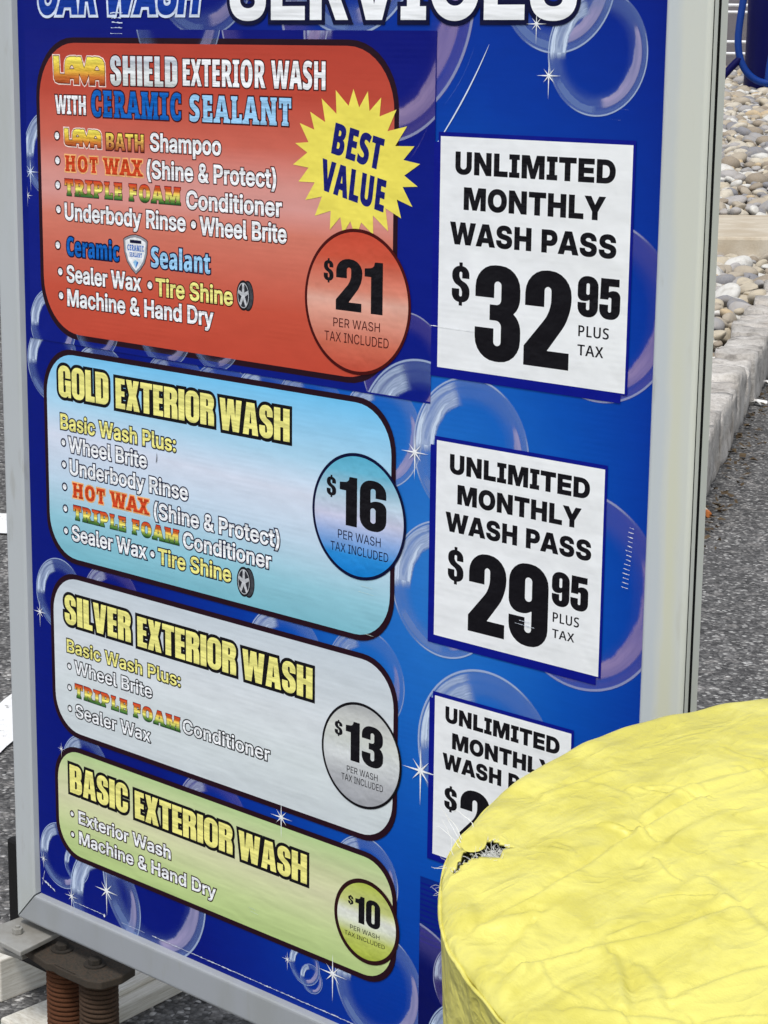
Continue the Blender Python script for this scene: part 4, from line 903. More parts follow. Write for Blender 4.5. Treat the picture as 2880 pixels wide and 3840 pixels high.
for k, y in enumerate((372.5, 368.6, 364.8, 360.6, 356)):
    wear([jag(-312 + rng.uniform(-2, 2), -298 + rng.uniform(-2, 2), y, 0.9 if k < 4 else 0.5)], CARMARK, 1.0)
for k in range(14):
    y = 26 - 3.3 * k; wear([jag(231 - 0.35 * k + rng.uniform(-1, 1), 235 - 0.25 * k, y, 0.42, 0.6, y - 0.6)], WHITE, 1.0)
wear([jag(45.8, 88, 148.2, 0.35, 1.4, 147.8)], WHITE, 1.0)
wear([jag(132, 150, -61.5, 0.5, 0.8, -62.2)], DIRTW, 1.0); wear([jag(136, 146, -58.8, 0.3, 0.8, -59)], DIRTW, 1.0)
for x, y, L in ((206, 309, 12), (203, 302, 9), (-150, -368, 8), (-148, -371, 9), (-22, -62, 12), (-25, -67, 16), (-18, -100, 9)):
    wear([jag(x, x + L, y, 0.22, 0.9, y - 0.5)], BUBL if x > 100 else ink('ink_scuff_pale', (206, 222, 214)), 1.0)
wear([np.array([(-262.6, 1.5), (-261.6, 6.5), (-261.2, 10.5), (-260.6, 6.0), (-261.4, 2.2)])[::-1]], ink('ink_stain_grey', (120, 124, 130)), 1.0)

# ---- aluminium frame -----------------------------------------------
def alu_mat(name, base, stain, band=None):
    nt = NT(name)
    P = nt.pos(); p = nt.xyz(P)
    n1 = nt.noise(7, 5, 0.6, nt.scaled(P, (3, 3, 0.6))); n2 = nt.noise(60, 4, 0.6, nt.scaled(P, (1, 1, 0.25))); n3 = nt.noise(420, 2)
    c = nt.mix(nt.math('MULTIPLY', nt.ss(n1, 0.42, 0.72), 0.75), lin(base), lin(stain))
    c = nt.mix(nt.math('MULTIPLY', nt.ss(n2, 0.60, 0.74), 0.35), c, lin((150, 148, 136)))
    c = nt.mix(nt.math('MULTIPLY', n3, 0.25), c, lin(tuple(v * 0.8 for v in base)))
    if band:
        w_ = nt.math('MULTIPLY_ADD', n2, 0.010, p[0])
        f_ = nt.math('MULTIPLY', nt.ss(w_, band[0], band[1]), nt.ss(w_, band[2], band[1] + 0.003))
        f_ = nt.math('MULTIPLY', f_, nt.ss(p[2], H + 0.27, H - 0.02))
        c = nt.mix(nt.math('MULTIPLY', f_, nt.math('MULTIPLY_ADD', n1, 0.9, 0.2, clamp=True)), c, lin((200, 200, 160)))
        f_ = nt.math('MULTIPLY', nt.ss(w_, 0.262, 0.270), 0.5)
        c = nt.mix(f_, c, lin((214, 214, 196)))
    return nt.out(c, nt.math('MULTIPLY_ADD', n1, 0.25, 0.22), 0.5, nt.bump(n3, 0.05, 0.0008), 0.0)
ALU = alu_mat('frame_grey_aluminium', (190, 195, 197), (180, 184, 178))
ALU_SHADED = alu_mat('frame_aluminium_shaded', (160, 164, 169), (152, 155, 155))  # bottom rail: frame grey darkened to stand in for weaker light low down
ALUY = alu_mat('frame_yellowed_aluminium', (197, 204, 208), (200, 204, 199), (0.268, 0.272, 0.284))
GAP = simple('dark_gap', (16, 16, 16), 0.8, 0.1)
def loft(secs, mats, name, parent):
    """sections: list of closed loops of 3-D points"""
    V = []; F = []; n = len(secs[0])
    for s in secs: V += s
    for i in range(len(secs) - 1):
        for k in range(n):
            F.append((i * n + k, i * n + (k + 1) % n, (i + 1) * n + (k + 1) % n, (i + 1) * n + k))
    F += [tuple(range(n)), tuple((len(secs) - 1) * n + k for k in range(n))[::-1]]
    o = obj(name, V, F, mats, parent)
    bm = bmesh.new(); bm.from_mesh(o.data); bmesh.ops.recalc_face_normals(bm, faces=bm.faces[:]); bm.to_mesh(o.data); bm.free()
    return o
# profile across the frame: (distance outwards from the inner lip, depth y), mm
def prof(w, outer_r=4.0):
    P = [(-3.2, 0.3), (-3.1, -0.6), (-2.0, -5.2), (-0.6, -6.2), (1.0, -6.5)]
    for t in np.linspace(0, math.pi / 2, 7): P.append((w - outer_r + outer_r * math.sin(t), -6.5 + outer_r * (1 - math.cos(t))))
    P += [(w, 12.0), (w - 1.5, 13.5), (4, 13.5), (4, 0.3)]
    return P
XL, XR, ZB, ZT = -440.6, 250.6, -442.9, 505.0
def frame_bar(name, fn, w, mat):
    a_, b_ = [], []
    for d, y in prof(w):
        A_, B_ = fn(d); a_.append((A_[0] / 1000, y / 1000, H + A_[1] / 1000)); b_.append((B_[0] / 1000, y / 1000, H + B_[1] / 1000))
    return loft([a_, b_], mat, name, sign)
g = 1.0
WL, WB, WR = 27.0, 29.1, 33.4
frame_bar('frame_side', lambda d: ((XL - d, ZB - d * WB / WL + g), (XL - d, ZT + d - g)), WL, ALU)
frame_bar('frame_side', lambda d: ((XR + d, ZB - d * WB / WR + g), (XR + d, ZT + d - g)), WR, ALUY)
frame_bar('frame_bottom', lambda d: ((XL - d * WL / WB + g, ZB - d), (XR + d * WR / WB - g, ZB - d)), WB, ALU_SHADED)
frame_bar('frame_top', lambda d: ((XL - d + g, ZT + d), (XR + d - g, ZT + d)), 30.0, ALU)
for y0, y1, px_ in ((-3.8, -3.2, 0.1), (1.3, 4.0, 0.25)):  # dark strips stand in for the shade inside the side rail's grooves
    mb = MB(); mb.box((XR + WR - 4) / 1000, (XR + WR + px_) / 1000, y0 / 1000, y1 / 1000, H + (ZB - 27) / 1000, H + (ZT + 28) / 1000); mb.build('groove_shade', GAP, sign)
mb = MB(); mb.box((XL - 27) / 1000, (XR + 30) / 1000, -0.0006, 0.0125, H + (ZB - 25) / 1000, H + (ZB - 1) / 1000); mb.box((XL - 27) / 1000, (XL - 2) / 1000, -0.0006, 0.0125, H + (ZB - 24) / 1000, H + 0.50); mb.box((XR + 6) / 1000, (XR + 28.5) / 1000, -0.001, 0.0125, H + (ZB - 24) / 1000, H + 0.50)
mb.build('frame_core', GAP, sign)
mb = MB(); mb.box(-0.452, 0.270, 0.0136, 0.0150, H - 0.46, H + 0.52)
mb.build('back_sheet', simple('back_sheet_grey', (150, 152, 154)), sign)

# ---- sprung base ----------------------------------------------------
def rust_mat(name, dark, lite):
    nt = NT(name)
    n1 = nt.noise(40, 5, 0.65); n2 = nt.noise(260, 4, 0.6)
    c = nt.ramp(n1, [(0.28, lin(dark)), (0.52, lin(lite)), (0.72, lin((96, 70, 52)))])
    c = nt.mix(nt.math('MULTIPLY', n2, 0.6), c, lin((34, 25, 20)))
    return nt.out(c, 0.85, 0.2, nt.bump(n2, 0.4, 0.001))
RUST = rust_mat('rusty_spring_steel', (56, 38, 29), (110, 66, 40)); RUSTG = rust_mat('rusty_spring_grey', (50, 43, 38), (84, 66, 52)); PLATE = rust_mat('brown_grimy_plate', (46, 43, 39), (76, 71, 63))
BOLT = rust_mat('dark_bolt_steel', (34, 34, 33), (58, 58, 54))
def dirty_white():
    nt = NT('dirty_white_paint')
    n1 = nt.noise(14, 6, 0.65); n2 = nt.noise(120, 3)
    c = nt.ramp(n1, [(0.3, lin((182, 174, 158))), (0.45, lin((206, 201, 188))), (0.65, lin((226, 223, 213)))])
    c = nt.mix(nt.math('MULTIPLY', nt.ss(n2, 0.58, 0.72), 0.4), c, lin((120, 110, 92)))
    return nt.out(c, 0.5, 0.4, nt.bump(n2, 0.1, 0.001))
DWHITE = dirty_white()
ZINC = alu_mat('weathered_zinc', (158, 157, 152), (122, 116, 106))
def coil(name, cx, cy, r, wr, pitch, turns, zt, mat):
    n = int(turns * 26); pts = []
    for i in range(n + 1):
        t = 2 * math.pi * i / 26; pts.append((cx + r * math.cos(t), cy + r * math.sin(t), zt - wr - pitch * i / 26))
    m = MB(); m.tube(pts, wr, 10)
    return m.build(name, mat, sign, smooth=True)
coil('coil_spring', -0.4025, 0.000, 0.0165, 0.0021, 0.0047, 16, H - 0.4965, RUST)
coil('coil_spring', -0.3540, 0.000, 0.0165, 0.0021, 0.0047, 16, H - 0.4965, RUSTG)
for sx in (0.19, 0.245): coil('coil_spring', sx, 0.0, 0.0165, 0.0021, 0.0047, 16, H - 0.4965, RUST)
m = MB()
m.prism([(-0.437, -0.022), (-0.395, -0.029), (-0.388, -0.026), (-0.380, -0.0275), (-0.338, -0.0265), (-0.326, -0.020), (-0.322, 0.001), (-0.327, 0.022), (-0.44, 0.024)], H - 0.4965, H - 0.4885, ch=0.0012)
m.box(-0.386, -0.356, -0.0265, -0.0255, H - 0.4880, H - 0.4872)
m.build('spring_plate', PLATE, sign)
for x, y in ((-0.407, 0.000), (-0.359, 0.000)):
    m = MB()
    m.prism([(x + 0.0068 * math.cos(k * math.pi / 3), y + 0.0068 * math.sin(k * math.pi / 3)) for k in range(6)], H - 0.4870, H - 0.4815, ch=0.0008)
    m.prism([(x + 0.0105 * math.cos(k * math.pi / 10), y + 0.0105 * math.sin(k * math.pi / 10)) for k in range(20)], H - 0.4885, H - 0.4868)
    m.build('plate_bolt', BOLT, sign)
m = MB(); m.prism([(-0.478, -0.021), (-0.448, -0.0425), (-0.4135, -0.044), (-0.421, 0.000), (-0.424, 0.012), (-0.4785, 0.012)], H - 0.4835, H - 0.4785, ch=0.0009)
m.build('corner_bracket', ZINC, sign)
m = MB(); m.prism([(-0.49, -0.014), (-0.466, -0.029), (-0.437, -0.0245), (-0.440, 0.010), (-0.49, 0.010)], H - 0.5010, H - 0.4968, ch=0.0008)
m.build('lower_bracket', ZINC, sign)
m = MB(); x, y = -0.4492, -0.0195
m.prism([(x + 0.0055 * math.cos(k * math.pi / 3), y + 0.0055 * math.sin(k * math.pi / 3)) for k in range(6)], H - 0.4785, H - 0.4725, ch=0.0008); m.prism([(x + 0.0024 * math.cos(k * math.pi / 6), y + 0.0024 * math.sin(k * math.pi / 6)) for k in range(12)], H - 0.4725, H - 0.4708)
m.build('bracket_bolt', ZINC, sign)
# feet: two parallel rails running back, a cross foot under the springs
def rail(x0, x1, y0, y1, z0, z1, name, step=None):
    m = MB(); m.box(x0, x1, y0, y1, z0, z1, ch=0.0015)
    if step: m.box(x0 + step[0], x1 - step[1], y0 + 0.002, y1 - 0.002, z1, z1 + 0.006, ch=0.0012)
    return m.build(name, DWHITE, sign)
r1 = rail(-0.470, -0.426, 0.028, 0.62, 0.0, 0.018, 'base_rail', (0.004, 0.016))
r1.rotation_euler = (0, 0, math.radians(5.5)); r1.location = (0.0075, 0.044, 0)
rail(-0.612, -0.546, 0.030, 0.62, 0.0, 0.046, 'base_rail')
rail(0.16, 0.21, 0.028, 0.62, 0.0, 0.018, 'base_rail', (0.004, 0.016))
m = MB(); m.box(-0.468, -0.320, -0.030, 0.030, 0.0, 0.032, ch=0.003); m.build('base_foot', DWHITE, sign)
m = MB(); m.box(0.155, 0.285, -0.030, 0.030, 0.0, 0.032, ch=0.003); m.build('base_foot', DWHITE, sign)
m = MB(); m.prism([(-0.5435, 0.040), (-0.468, 0.040), (-0.468, 0.052), (-0.5435, 0.052)], H - 0.552, H - 0.424, ch=0.004)
m.build('rear_strut', simple('black_rubber', (18, 17, 17), 0.7, 0.3), sign)

# ================================================================ ground
def asphalt():
    nt = NT('worn_asphalt')
    P = nt.pos()
    v = nt.n('TexVoronoi'); nt.set(v, 'Vector', P); nt.set(v, 'Scale', 165.0); nt.set(v, 'Randomness', 1.0)
    v2 = nt.n('TexVoronoi'); nt.set(v2, 'Vector', P); nt.set(v2, 'Scale', 62.0)
    cs = nt.xyz(v.outputs['Color'])[0]; cs2 = nt.xyz(v2.outputs['Color'])[1]
    n1 = nt.noise(2.2, 5, 0.6, P); n2 = nt.noise(300, 3, 0.6, P)
    c = nt.ramp(cs, [(0.0, (0.022, 0.021, 0.021)), (0.3, (0.06, 0.058, 0.057)), (0.6, (0.115, 0.112, 0.108)), (0.84, (0.20, 0.195, 0.19)), (0.93, (0.42, 0.41, 0.39)), (1.0, (0.60, 0.59, 0.57))])
    big = nt.ramp(cs2, [(0.0, (0.03, 0.029, 0.029)), (0.45, (0.095, 0.092, 0.09)), (0.85, (0.16, 0.155, 0.15)), (1.0, (0.36, 0.34, 0.32))])
    c = nt.mix(0.40, c, big)
    edge = nt.ss(v.outputs['Distance'], 0.30, 0.75)
    c = nt.mix(nt.math('MULTIPLY', edge, 0.45), c, (0.03, 0.03, 0.03))
    vv = nt.n('HueSaturation'); nt.set(vv, 'Color', c); nt.set(vv, 'Value', nt.math('MULTIPLY_ADD', n1, 0.9, 0.95))
    h = nt.math('SUBTRACT', nt.math('MULTIPLY', n2, 0.4), v.outputs['Distance'])
    return nt.out(vv.outputs[0], 0.85, 0.3, nt.bump(h, 0.9, 0.006))
ASPH = asphalt()
g = obj('ground', [(-120, -120, 0), (120, -120, 0), (120, 120, 0), (-120, 120, 0)], [(0, 1, 2, 3)], ASPH)
tag(g, 'coarse grey asphalt of the lot', None, None, 'structure')

def paint_mat():
    nt = NT('worn_white_road_paint'); P = nt.pos()
    n = nt.noise(60, 5, 0.65, P); n2 = nt.noise(6, 3, 0.5, P)
    c = nt.mix(nt.ss(nt.math('ADD', n, nt.math('MULTIPLY', n2, 0.25)), 0.72, 0.80), (0.80, 0.80, 0.79), (0.30, 0.29, 0.28))
    return nt.out(c, 0.7, 0.3, nt.bump(n, 0.4, 0.003))
PAINT = paint_mat()
def stripe(p, d, w, L0, L1):
    d = np.array(d, float); d /= np.linalg.norm(d); nrm = np.array([-d[1], d[0]]); p = np.array(p, float)
    n = 24; E = []
    for sgn, seq in ((-1, np.linspace(-L0, L1, n)), (1, np.linspace(L1, -L0, n))):
        for t in seq: E.append(p + d * t + nrm * (sgn * w / 2 + rng.uniform(-0.004, 0.004)))
    o = obj('road_marking', [(q[0], q[1], 0.004) for q in E], [tuple(range(len(E)))], PAINT)
    tag(o, None, None, None, 'structure')
stripe((-2.28, 1.35), (0.80, 0.55), 0.170, 1.6, 0.35)
stripe((-1.257, 0.577), (-0.53, 0.85), 0.082, 0.45, 0.7)

# ---- curb of split stone blocks ------------------------------------
CB, CD = np.array([-1.446, 2.622]), np.array([-0.4783, 0.8782])      # foot line of the curb and its run
CN = np.array([-0.8782, -0.4783])                                   # towards the planting bed
def granite():
    nt = NT('pale_split_granite'); P = nt.pos()
    oi = nt.n('ObjectInfo').outputs['Random']
    n1 = nt.noise(16, 6, 0.65, P); n2 = nt.noise(140, 4, 0.65, P); n3 = nt.noise(5, 3, 0.5, P)
    c = nt.ramp(n1, [(0.28, lin((132, 127, 121))), (0.46, lin((190, 184, 176))), (0.68, lin((218, 213, 206)))])
    c = nt.mix(nt.math('MULTIPLY', nt.ss(n2, 0.52, 0.70), 0.5), c, lin((120, 114, 108)))
    c = nt.mix(nt.math('MULTIPLY', nt.ss(n3, 0.5, 0.75), 0.4), c, lin((186, 164, 138)))
    v = nt.n('HueSaturation'); nt.set(v, 'Color', c); nt.set(v, 'Value', nt.math('MULTIPLY_ADD', oi, 0.25, 0.85))
    return nt.out(v.outputs[0], 0.85, 0.25, nt.bump(nt.math('MULTIPLY_ADD', n2, 0.4, n1), 0.9, 0.012))
GRAN = granite()
curb = empty('stone_curb', (CB[0], CB[1], 0))
tag(curb, 'low curb of pale split granite blocks between asphalt and river stones', 'curb')
C2 = np.array([1.05762, -1.14923]); F2 = np.array([-0.678, 0.735]); R2 = np.array([0.735, 0.678])
def block(s0, s1, w, h, seed, B=None, D=None, N=None):
    B = CB if B is None else B; D = CD if D is None else D; N = CN if N is None else N
    bm = bmesh.new(); bmesh.ops.create_cube(bm, size=1.0)
    bmesh.ops.subdivide_edges(bm, edges=bm.edges[:], cuts=5, use_grid_fill=True)
    L = s1 - s0; ofs = rng.uniform(-0.007, 0.007); yaw = rng.uniform(-0.05, 0.05); tip = rng.uniform(-0.05, 0.05)
    for v in bm.verts:
        q = v.co.copy(); cube = 0.5
        # soften the corners a little
        ex = [max(0, abs(c) - 0.38) / 0.12 for c in q]
        k = 1 - 0.035 * sum(e * e for e in ex) / 2 * (1 if sum(e > 0 for e in ex) > 1 else 0)
        p = Vector((q.x * L * k, q.y * w * k, q.z * h * k))
        nn = noise.noise_vector(Vector((p.x * 22 + seed * 7.3, p.y * 22, p.z * 22))) * 0.009 + noise.noise_vector(Vector((p.x * 60 + seed, p.y * 60, p.z * 60))) * 0.004
        p += nn; p = Vector((p.x - p.y * yaw, p.y + p.x * yaw + ofs, p.z + (p.x * tip if p.z > 0 else 0)))
        c2 = B - CB + D * (s0 + L / 2 + p.x) + N * (w / 2 + p.y)
        v.co = (c2[0], c2[1], h / 2 + p.z - 0.01)
    bm.verts.index_update()
    o = obj('curb_stone', [v.co for v in bm.verts], [[v.index for v in f.verts] for f in bm.faces], GRAN, curb)
    bm.free()
    for p in o.data.polygons: p.use_smooth = True
    return o
s = -0.36; k = 0
while s < 15.2:
    L = rng.uniform(0.17, 0.245); block(s + 0.007, s + L - 0.007, rng.uniform(0.100, 0.128), 0.150 + rng.uniform(-0.012, 0.010) + max(0, s - 6) * 0.05, k); s += L; k += 1
CORN = CB - CD * 0.36                                               # near corner of the bed, then a short run to the left
s = 0.02
while s < 1.15:
    L = rng.uniform(0.17, 0.245); block(s + 0.004, s + L - 0.006, 0.115, 0.150 + rng.uniform(-0.012, 0.010), k, CORN, -R2, F2); s += L; k += 1

# ---- planting bed: river stones, a concrete strip, more stones ------
def bed_z(s):                                                       # height of the bed by distance behind the curb
    if s < 9.6: return 0.105
    return 0.19 + (s - 9.6) * 0.0545
def soil():
    nt = NT('dark_bed_soil'); n = nt.noise(40, 5)
    return nt.out(nt.ramp(n, [(0.3, (0.018, 0.015, 0.012)), (0.7, (0.06, 0.05, 0.04))]), 0.95, 0.1, nt.bump(n, 0.6, 0.02))
V = []; Fc = []; tt = np.linspace(0, 1, 30)
S0 = float((CORN - C2) @ F2); T0 = float((CORN - C2) @ R2) - 1.2
ss_ = [S0 + 0.06 + 0.4 * i for i in range(42)]
def t_max(s_, q_): return (q_ - (C2 + F2 * s_ - CB) @ CN) / (R2 @ CN)
for s_ in ss_:
    # start of the bed on this row: just behind the curb line
    for t_ in tt:
        p = C2 + F2 * s_ + R2 * (T0 + t_ * (t_max(s_, 0.06) - T0)); V.append((p[0], p[1], bed_z(s_) - 0.045))
nT = len(tt)
for i in range(len(ss_) - 1):
    for j in range(nT - 1): Fc.append((i * nT + j, i * nT + j + 1, (i + 1) * nT + j + 1, (i + 1) * nT + j))
o = obj('bed_terrain', V, Fc, soil()); tag(o, None, None, None, 'structure')

def pebble_mat():
    nt = NT('river_stone'); P = nt.pos()
    at = nt.n('Attribute', attribute_name='tone'); f = at.outputs['Fac']
    n1 = nt.noise(30, 5, 0.6, P); n2 = nt.noise(120, 3, 0.6, P)
    c = nt.ramp(f, [(0.0, lin((128, 128, 134))), (0.12, lin((160, 158, 158))), (0.24, lin((178, 166, 148))), (0.38, lin((202, 190, 168))), (0.54, lin((212, 203, 186))), (0.66, lin((150, 136, 118))), (0.74, lin((204, 182, 148))), (0.79, lin((176, 172, 170))), (0.88, lin((226, 224, 218))), (1.0, lin((234, 234, 232)))], 'CONSTANT')
    c = nt.mix(nt.math('MULTIPLY', nt.ss(n1, 0.42, 0.7), 0.45), c, lin((146, 136, 122)))
    c = nt.mix(nt.math('MULTIPLY', n2, 0.25), c, lin((232, 228, 220)))
    hv = nt.n('HueSaturation'); nt.set(hv, 'Color', c); hv.inputs['Value'].default_value = 0.84; hv.inputs['Saturation'].default_value = 1.15; c = hv.outputs[0]
    return nt.out(c, 0.75, 0.3, nt.bump(n2, 0.3, 0.004))
bm = bmesh.new(); bmesh.ops.create_icosphere(bm, subdivisions=3, radius=1.0)
IV3 = np.array([v.co for v in bm.verts]); IF3 = np.array([[v.index for v in f.verts] for f in bm.faces]); bm.free()
bm = bmesh.new(); bmesh.ops.create_icosphere(bm, subdivisions=2, radius=1.0)
IV2 = np.array([v.co for v in bm.verts]); IF2 = np.array([[v.index for v in f.verts] for f in bm.faces]); bm.free()
PV, PF, PT = [], [], []; off = 0
def stone(p, size, fine):
    global off
    IV, IF = (IV3, IF3) if fine else (IV2, IF2)
    d = np.array([1.0, rng.uniform(0.65, 0.95), rng.uniform(0.42, 0.68)]) * size
    v = IV.copy()
    for _ in range(3):                                              # a few soft flats and bulges
        ax = rng.normal(size=3); ax /= np.linalg.norm(ax)
        h = v @ ax; v = v - np.outer(np.maximum(h - rng.uniform(0.45, 0.8), 0) * 0.75, ax)
    v = v * d
    a1 = rng.uniform(0, 2 * math.pi); ti, tj = rng.normal(0, 0.28, 2)
    Rz = np.array([[math.cos(a1), -math.sin(a1), 0], [math.sin(a1), math.cos(a1), 0], [0, 0, 1]])
    Rx = np.array([[1, 0, 0], [0, math.cos(ti), -math.sin(ti)], [0, math.sin(ti), math.cos(ti)]]); Ry = np.array([[math.cos(tj), 0, math.sin(tj)], [0, 1, 0], [-math.sin(tj), 0, math.cos(tj)]])
    v = v @ (Rx @ Ry @ Rz).T + p
    PV.append(v); PF.append(IF + off); PT.append(np.full(len(v), rng.uniform(0, 1))); off += len(v)
s_ = S0 + 0.15
while s_ < 20.2:
    sz = 0.045 + 0.0016 * (s_ - 4)
    t_ = T0 + 0.05; hi = t_max(s_, 0.13)
    while t_ < hi:
        if not (8.62 < s_ < 9.86):
            seen = 0.12 * s_ < t_ < 0.24 * s_
            for lay_ in range(2 if seen else 1):
                size = sz * rng.uniform(0.42, 1.0) ** 1.0 * rng.choice([0.75, 1.0, 1.0, 1.45])
                p2 = C2 + F2 * (s_ + rng.uniform(-0.04, 0.04)) + R2 * (t_ + rng.uniform(-0.03, 0.03))
                stone(np.array([p2[0], p2[1], bed_z(s_) - 0.028 + 0.028 * lay_ + rng.uniform(0, 0.015)]), size, seen and s_ < 10.5)
        t_ += sz * 1.55
    s_ += sz * 1.35
PV = np.concatenate(PV); PF = np.concatenate(PF); PT = np.concatenate(PT)
me = bpy.data.meshes.new('river_stones')
me.vertices.add(len(PV)); me.vertices.foreach_set('co', PV.astype(np.float32).ravel())
me.loops.add(PF.size); me.loops.foreach_set('vertex_index', PF.astype(np.int32).ravel())
me.polygons.add(len(PF)); me.polygons.foreach_set('loop_start', np.arange(0, PF.size, 3, dtype=np.int32)); me.polygons.foreach_set('use_smooth', np.ones(len(PF), bool))
at = me.attributes.new('tone', 'FLOAT', 'POINT'); at.data.foreach_set('value', PT.astype(np.float32))
me.materials.append(pebble_mat()); me.update(calc_edges=True)
peb = bpy.data.objects.new('river_stones', me); COL.objects.link(peb)
tag(peb, 'bed of rounded cream and grey river stones behind the curb', 'river stones', None, 'stuff')

# concrete strip across the bed
def concrete():
    nt = NT('tan_concrete'); P = nt.pos(); n1 = nt.noise(6, 6, 0.6, P); n2 = nt.noise(120, 3, 0.6, P)
    c = nt.mix(nt.ss(n1, 0.35, 0.68), lin((186, 172, 150)), lin((206, 196, 178)))
    c = nt.mix(nt.math('MULTIPLY', nt.ss(n2, 0.5, 0.75), 0.3), c, lin((160, 146, 126)))
    return nt.out(c, 0.85, 0.2, nt.bump(n2, 0.3, 0.004))
m = MB()
def strip_pt(s_, t_): p = C2 + F2 * s_ + R2 * t_; return (p[0], p[1])
m.prism([strip_pt(8.72, T0), strip_pt(8.66, t_max(8.66, 0.13)), strip_pt(9.86, t_max(9.86, 0.13)), strip_pt(9.90, T0)], 0.02, 0.198, ch=0.012)
o = m.build('path', concrete()); tag(o, None, None, None, 'structure')

# ---- wall and rail fence at the back --------------------------------
def wall_mat():
    nt = NT('grey_block_wall'); P = nt.pos(); n1 = nt.noise(3, 5, 0.6, P); n2 = nt.noise(60, 4, 0.6, P)
    c = nt.mix(n1, lin((112, 108, 112)), lin((140, 135, 138)))
    c = nt.mix(nt.math('MULTIPLY', n2, 0.3), c, lin((92, 88, 92)))
    return nt.out(c, 0.9, 0.2, nt.bump(n2, 0.4, 0.01))
def world_of(s_, t_, z): p = C2 + F2 * s_ + R2 * t_; return Vector((p[0], p[1], z))
m = MB()
m.prism([strip_pt(20.4, -3), strip_pt(20.4, 14), strip_pt(20.7, 14), strip_pt(20.7, -3)], 0.2, 3.4, ch=0.01)
o = m.build('block_wall', wall_mat()); tag(o, 'plain grey wall at the far end of the river stones', 'wall')
fence = empty('rail_fence', world_of(19.6, 3.5, 0.7)); fo = fence.location.copy()
tag(fence, 'white horizontal rail fence in front of the grey wall', 'fence')
WP = simple('white_fence_paint', (236, 236, 238), 0.4, 0.5)
for z in (1.620, 1.555, 1.354, 1.292, 1.028, 0.923):
    m = MB(); a0, b0 = world_of(19.6, 0.5, z) - fo, world_of(19.6, 9.0, z) - fo
    m.tube([a0 + (b0 - a0) * t for t in np.linspace(0, 1, 6)], 0.014, 10); m.build('fence_rail', WP, fence, smooth=True)
for t_ in (0.5, 2.2, 5.6, 7.3, 9.0):
    m = MB(); a0 = world_of(19.62, t_, 0.0) - fo; m.tube([(a0.x, a0.y, 0.62 - fo.z), (a0.x, a0.y, 1.0 - fo.z), (a0.x, a0.y, 1.6 - fo.z)], 0.03, 10); m.build('fence_post', WP, fence, smooth=True)

# ---- blue vacuum canister with its hose -------------------------------
BLUE = simple('glossy_blue_plastic', (1, 3, 70), 0.45, 0.15); BLUE2 = simple('blue_hose_rubber', (0, 52, 132), 0.5, 0.3)
can = empty('vacuum_canister', world_of(17.6, 3.22, 0.628)); co = can.location.copy()
tag(can, 'dark blue canister with a hanging blue hose on the river stones', 'canister')
m = MB(); n = 40; V = []; Fz = []
profc = [(0.0, 0.0), (0.26, 0.0), (0.275, 0.03), (0.27, 0.10), (0.265, 0.5), (0.265, 1.15), (0.24, 1.22), (0.0, 1.26)]
for r, z in profc:
    for k in range(n): V.append((r * math.cos(2 * math.pi * k / n), r * math.sin(2 * math.pi * k / n), z))
for i in range(len(profc) - 1):
    for k in range(n): Fz.append((i * n + k, i * n + (k + 1) % n, (i + 1) * n + (k + 1) % n, (i + 1) * n + k))
m.add(V, Fz); m.build('canister_body', BLUE, can, smooth=True)
def canp(px, py, s_): 
    """point at lateral offset / height, metres, in the canister's frame"""
    p = world_of(s_, px, py); return p - co
def smooth_path(P, n=60):
    P = [Vector(p) for p in P]; out = []
    for i in range(len(P) - 1):
        p0, p1, p2, p3 = P[max(i - 1, 0)], P[i], P[i + 1], P[min(i + 2, len(P) - 1)]
        for k in range(n // (len(P) - 1)):
            t = k / (n // (len(P) - 1)); out.append(0.5 * ((2 * p1) + (-p0 + p2) * t + (2 * p0 - 5 * p1 + 4 * p2 - p3) * t * t + (-p0 + 3 * p1 - 3 * p2 + p3) * t ** 3))
    out.append(P[-1]); return out
def lat(px, d): return (px - 1440) / 7838.3 * d * 0.976
def hgt(py, d): return 0.947 - (py - 177) / 7838.3 * d * 0.953
d = 17.25
m = MB(); m.tube(smooth_path([canp(lat(x, d), hgt(y, d), d) for x, y in ((2775, -60), (2768, 0), (2760, 70), (2757, 140), (2766, 200), (2790, 250), (2830, 285), (2880, 296), (2950, 280), (2990, 200), (2995, 60))]), 0.029, 12)
m.build('hose', BLUE2, can, smooth=True)
m = MB(); m.tube(smooth_path([canp(lat(x, d), hgt(y, d), d) for x, y in ((2768, 205), (2742, 232), (2716, 262), (2690, 292), (2650, 330))]), 0.030, 12); m.build('nozzle_tube', BLUE, can, smooth=True)
m = MB(); m.tube(smooth_path([canp(lat(x, d), hgt(y, d), d) for x, y in ((2884, 180), (2876, 240), (2872, 310))]), 0.022, 12); m.build('side_tube', BLUE2, can, smooth=True)

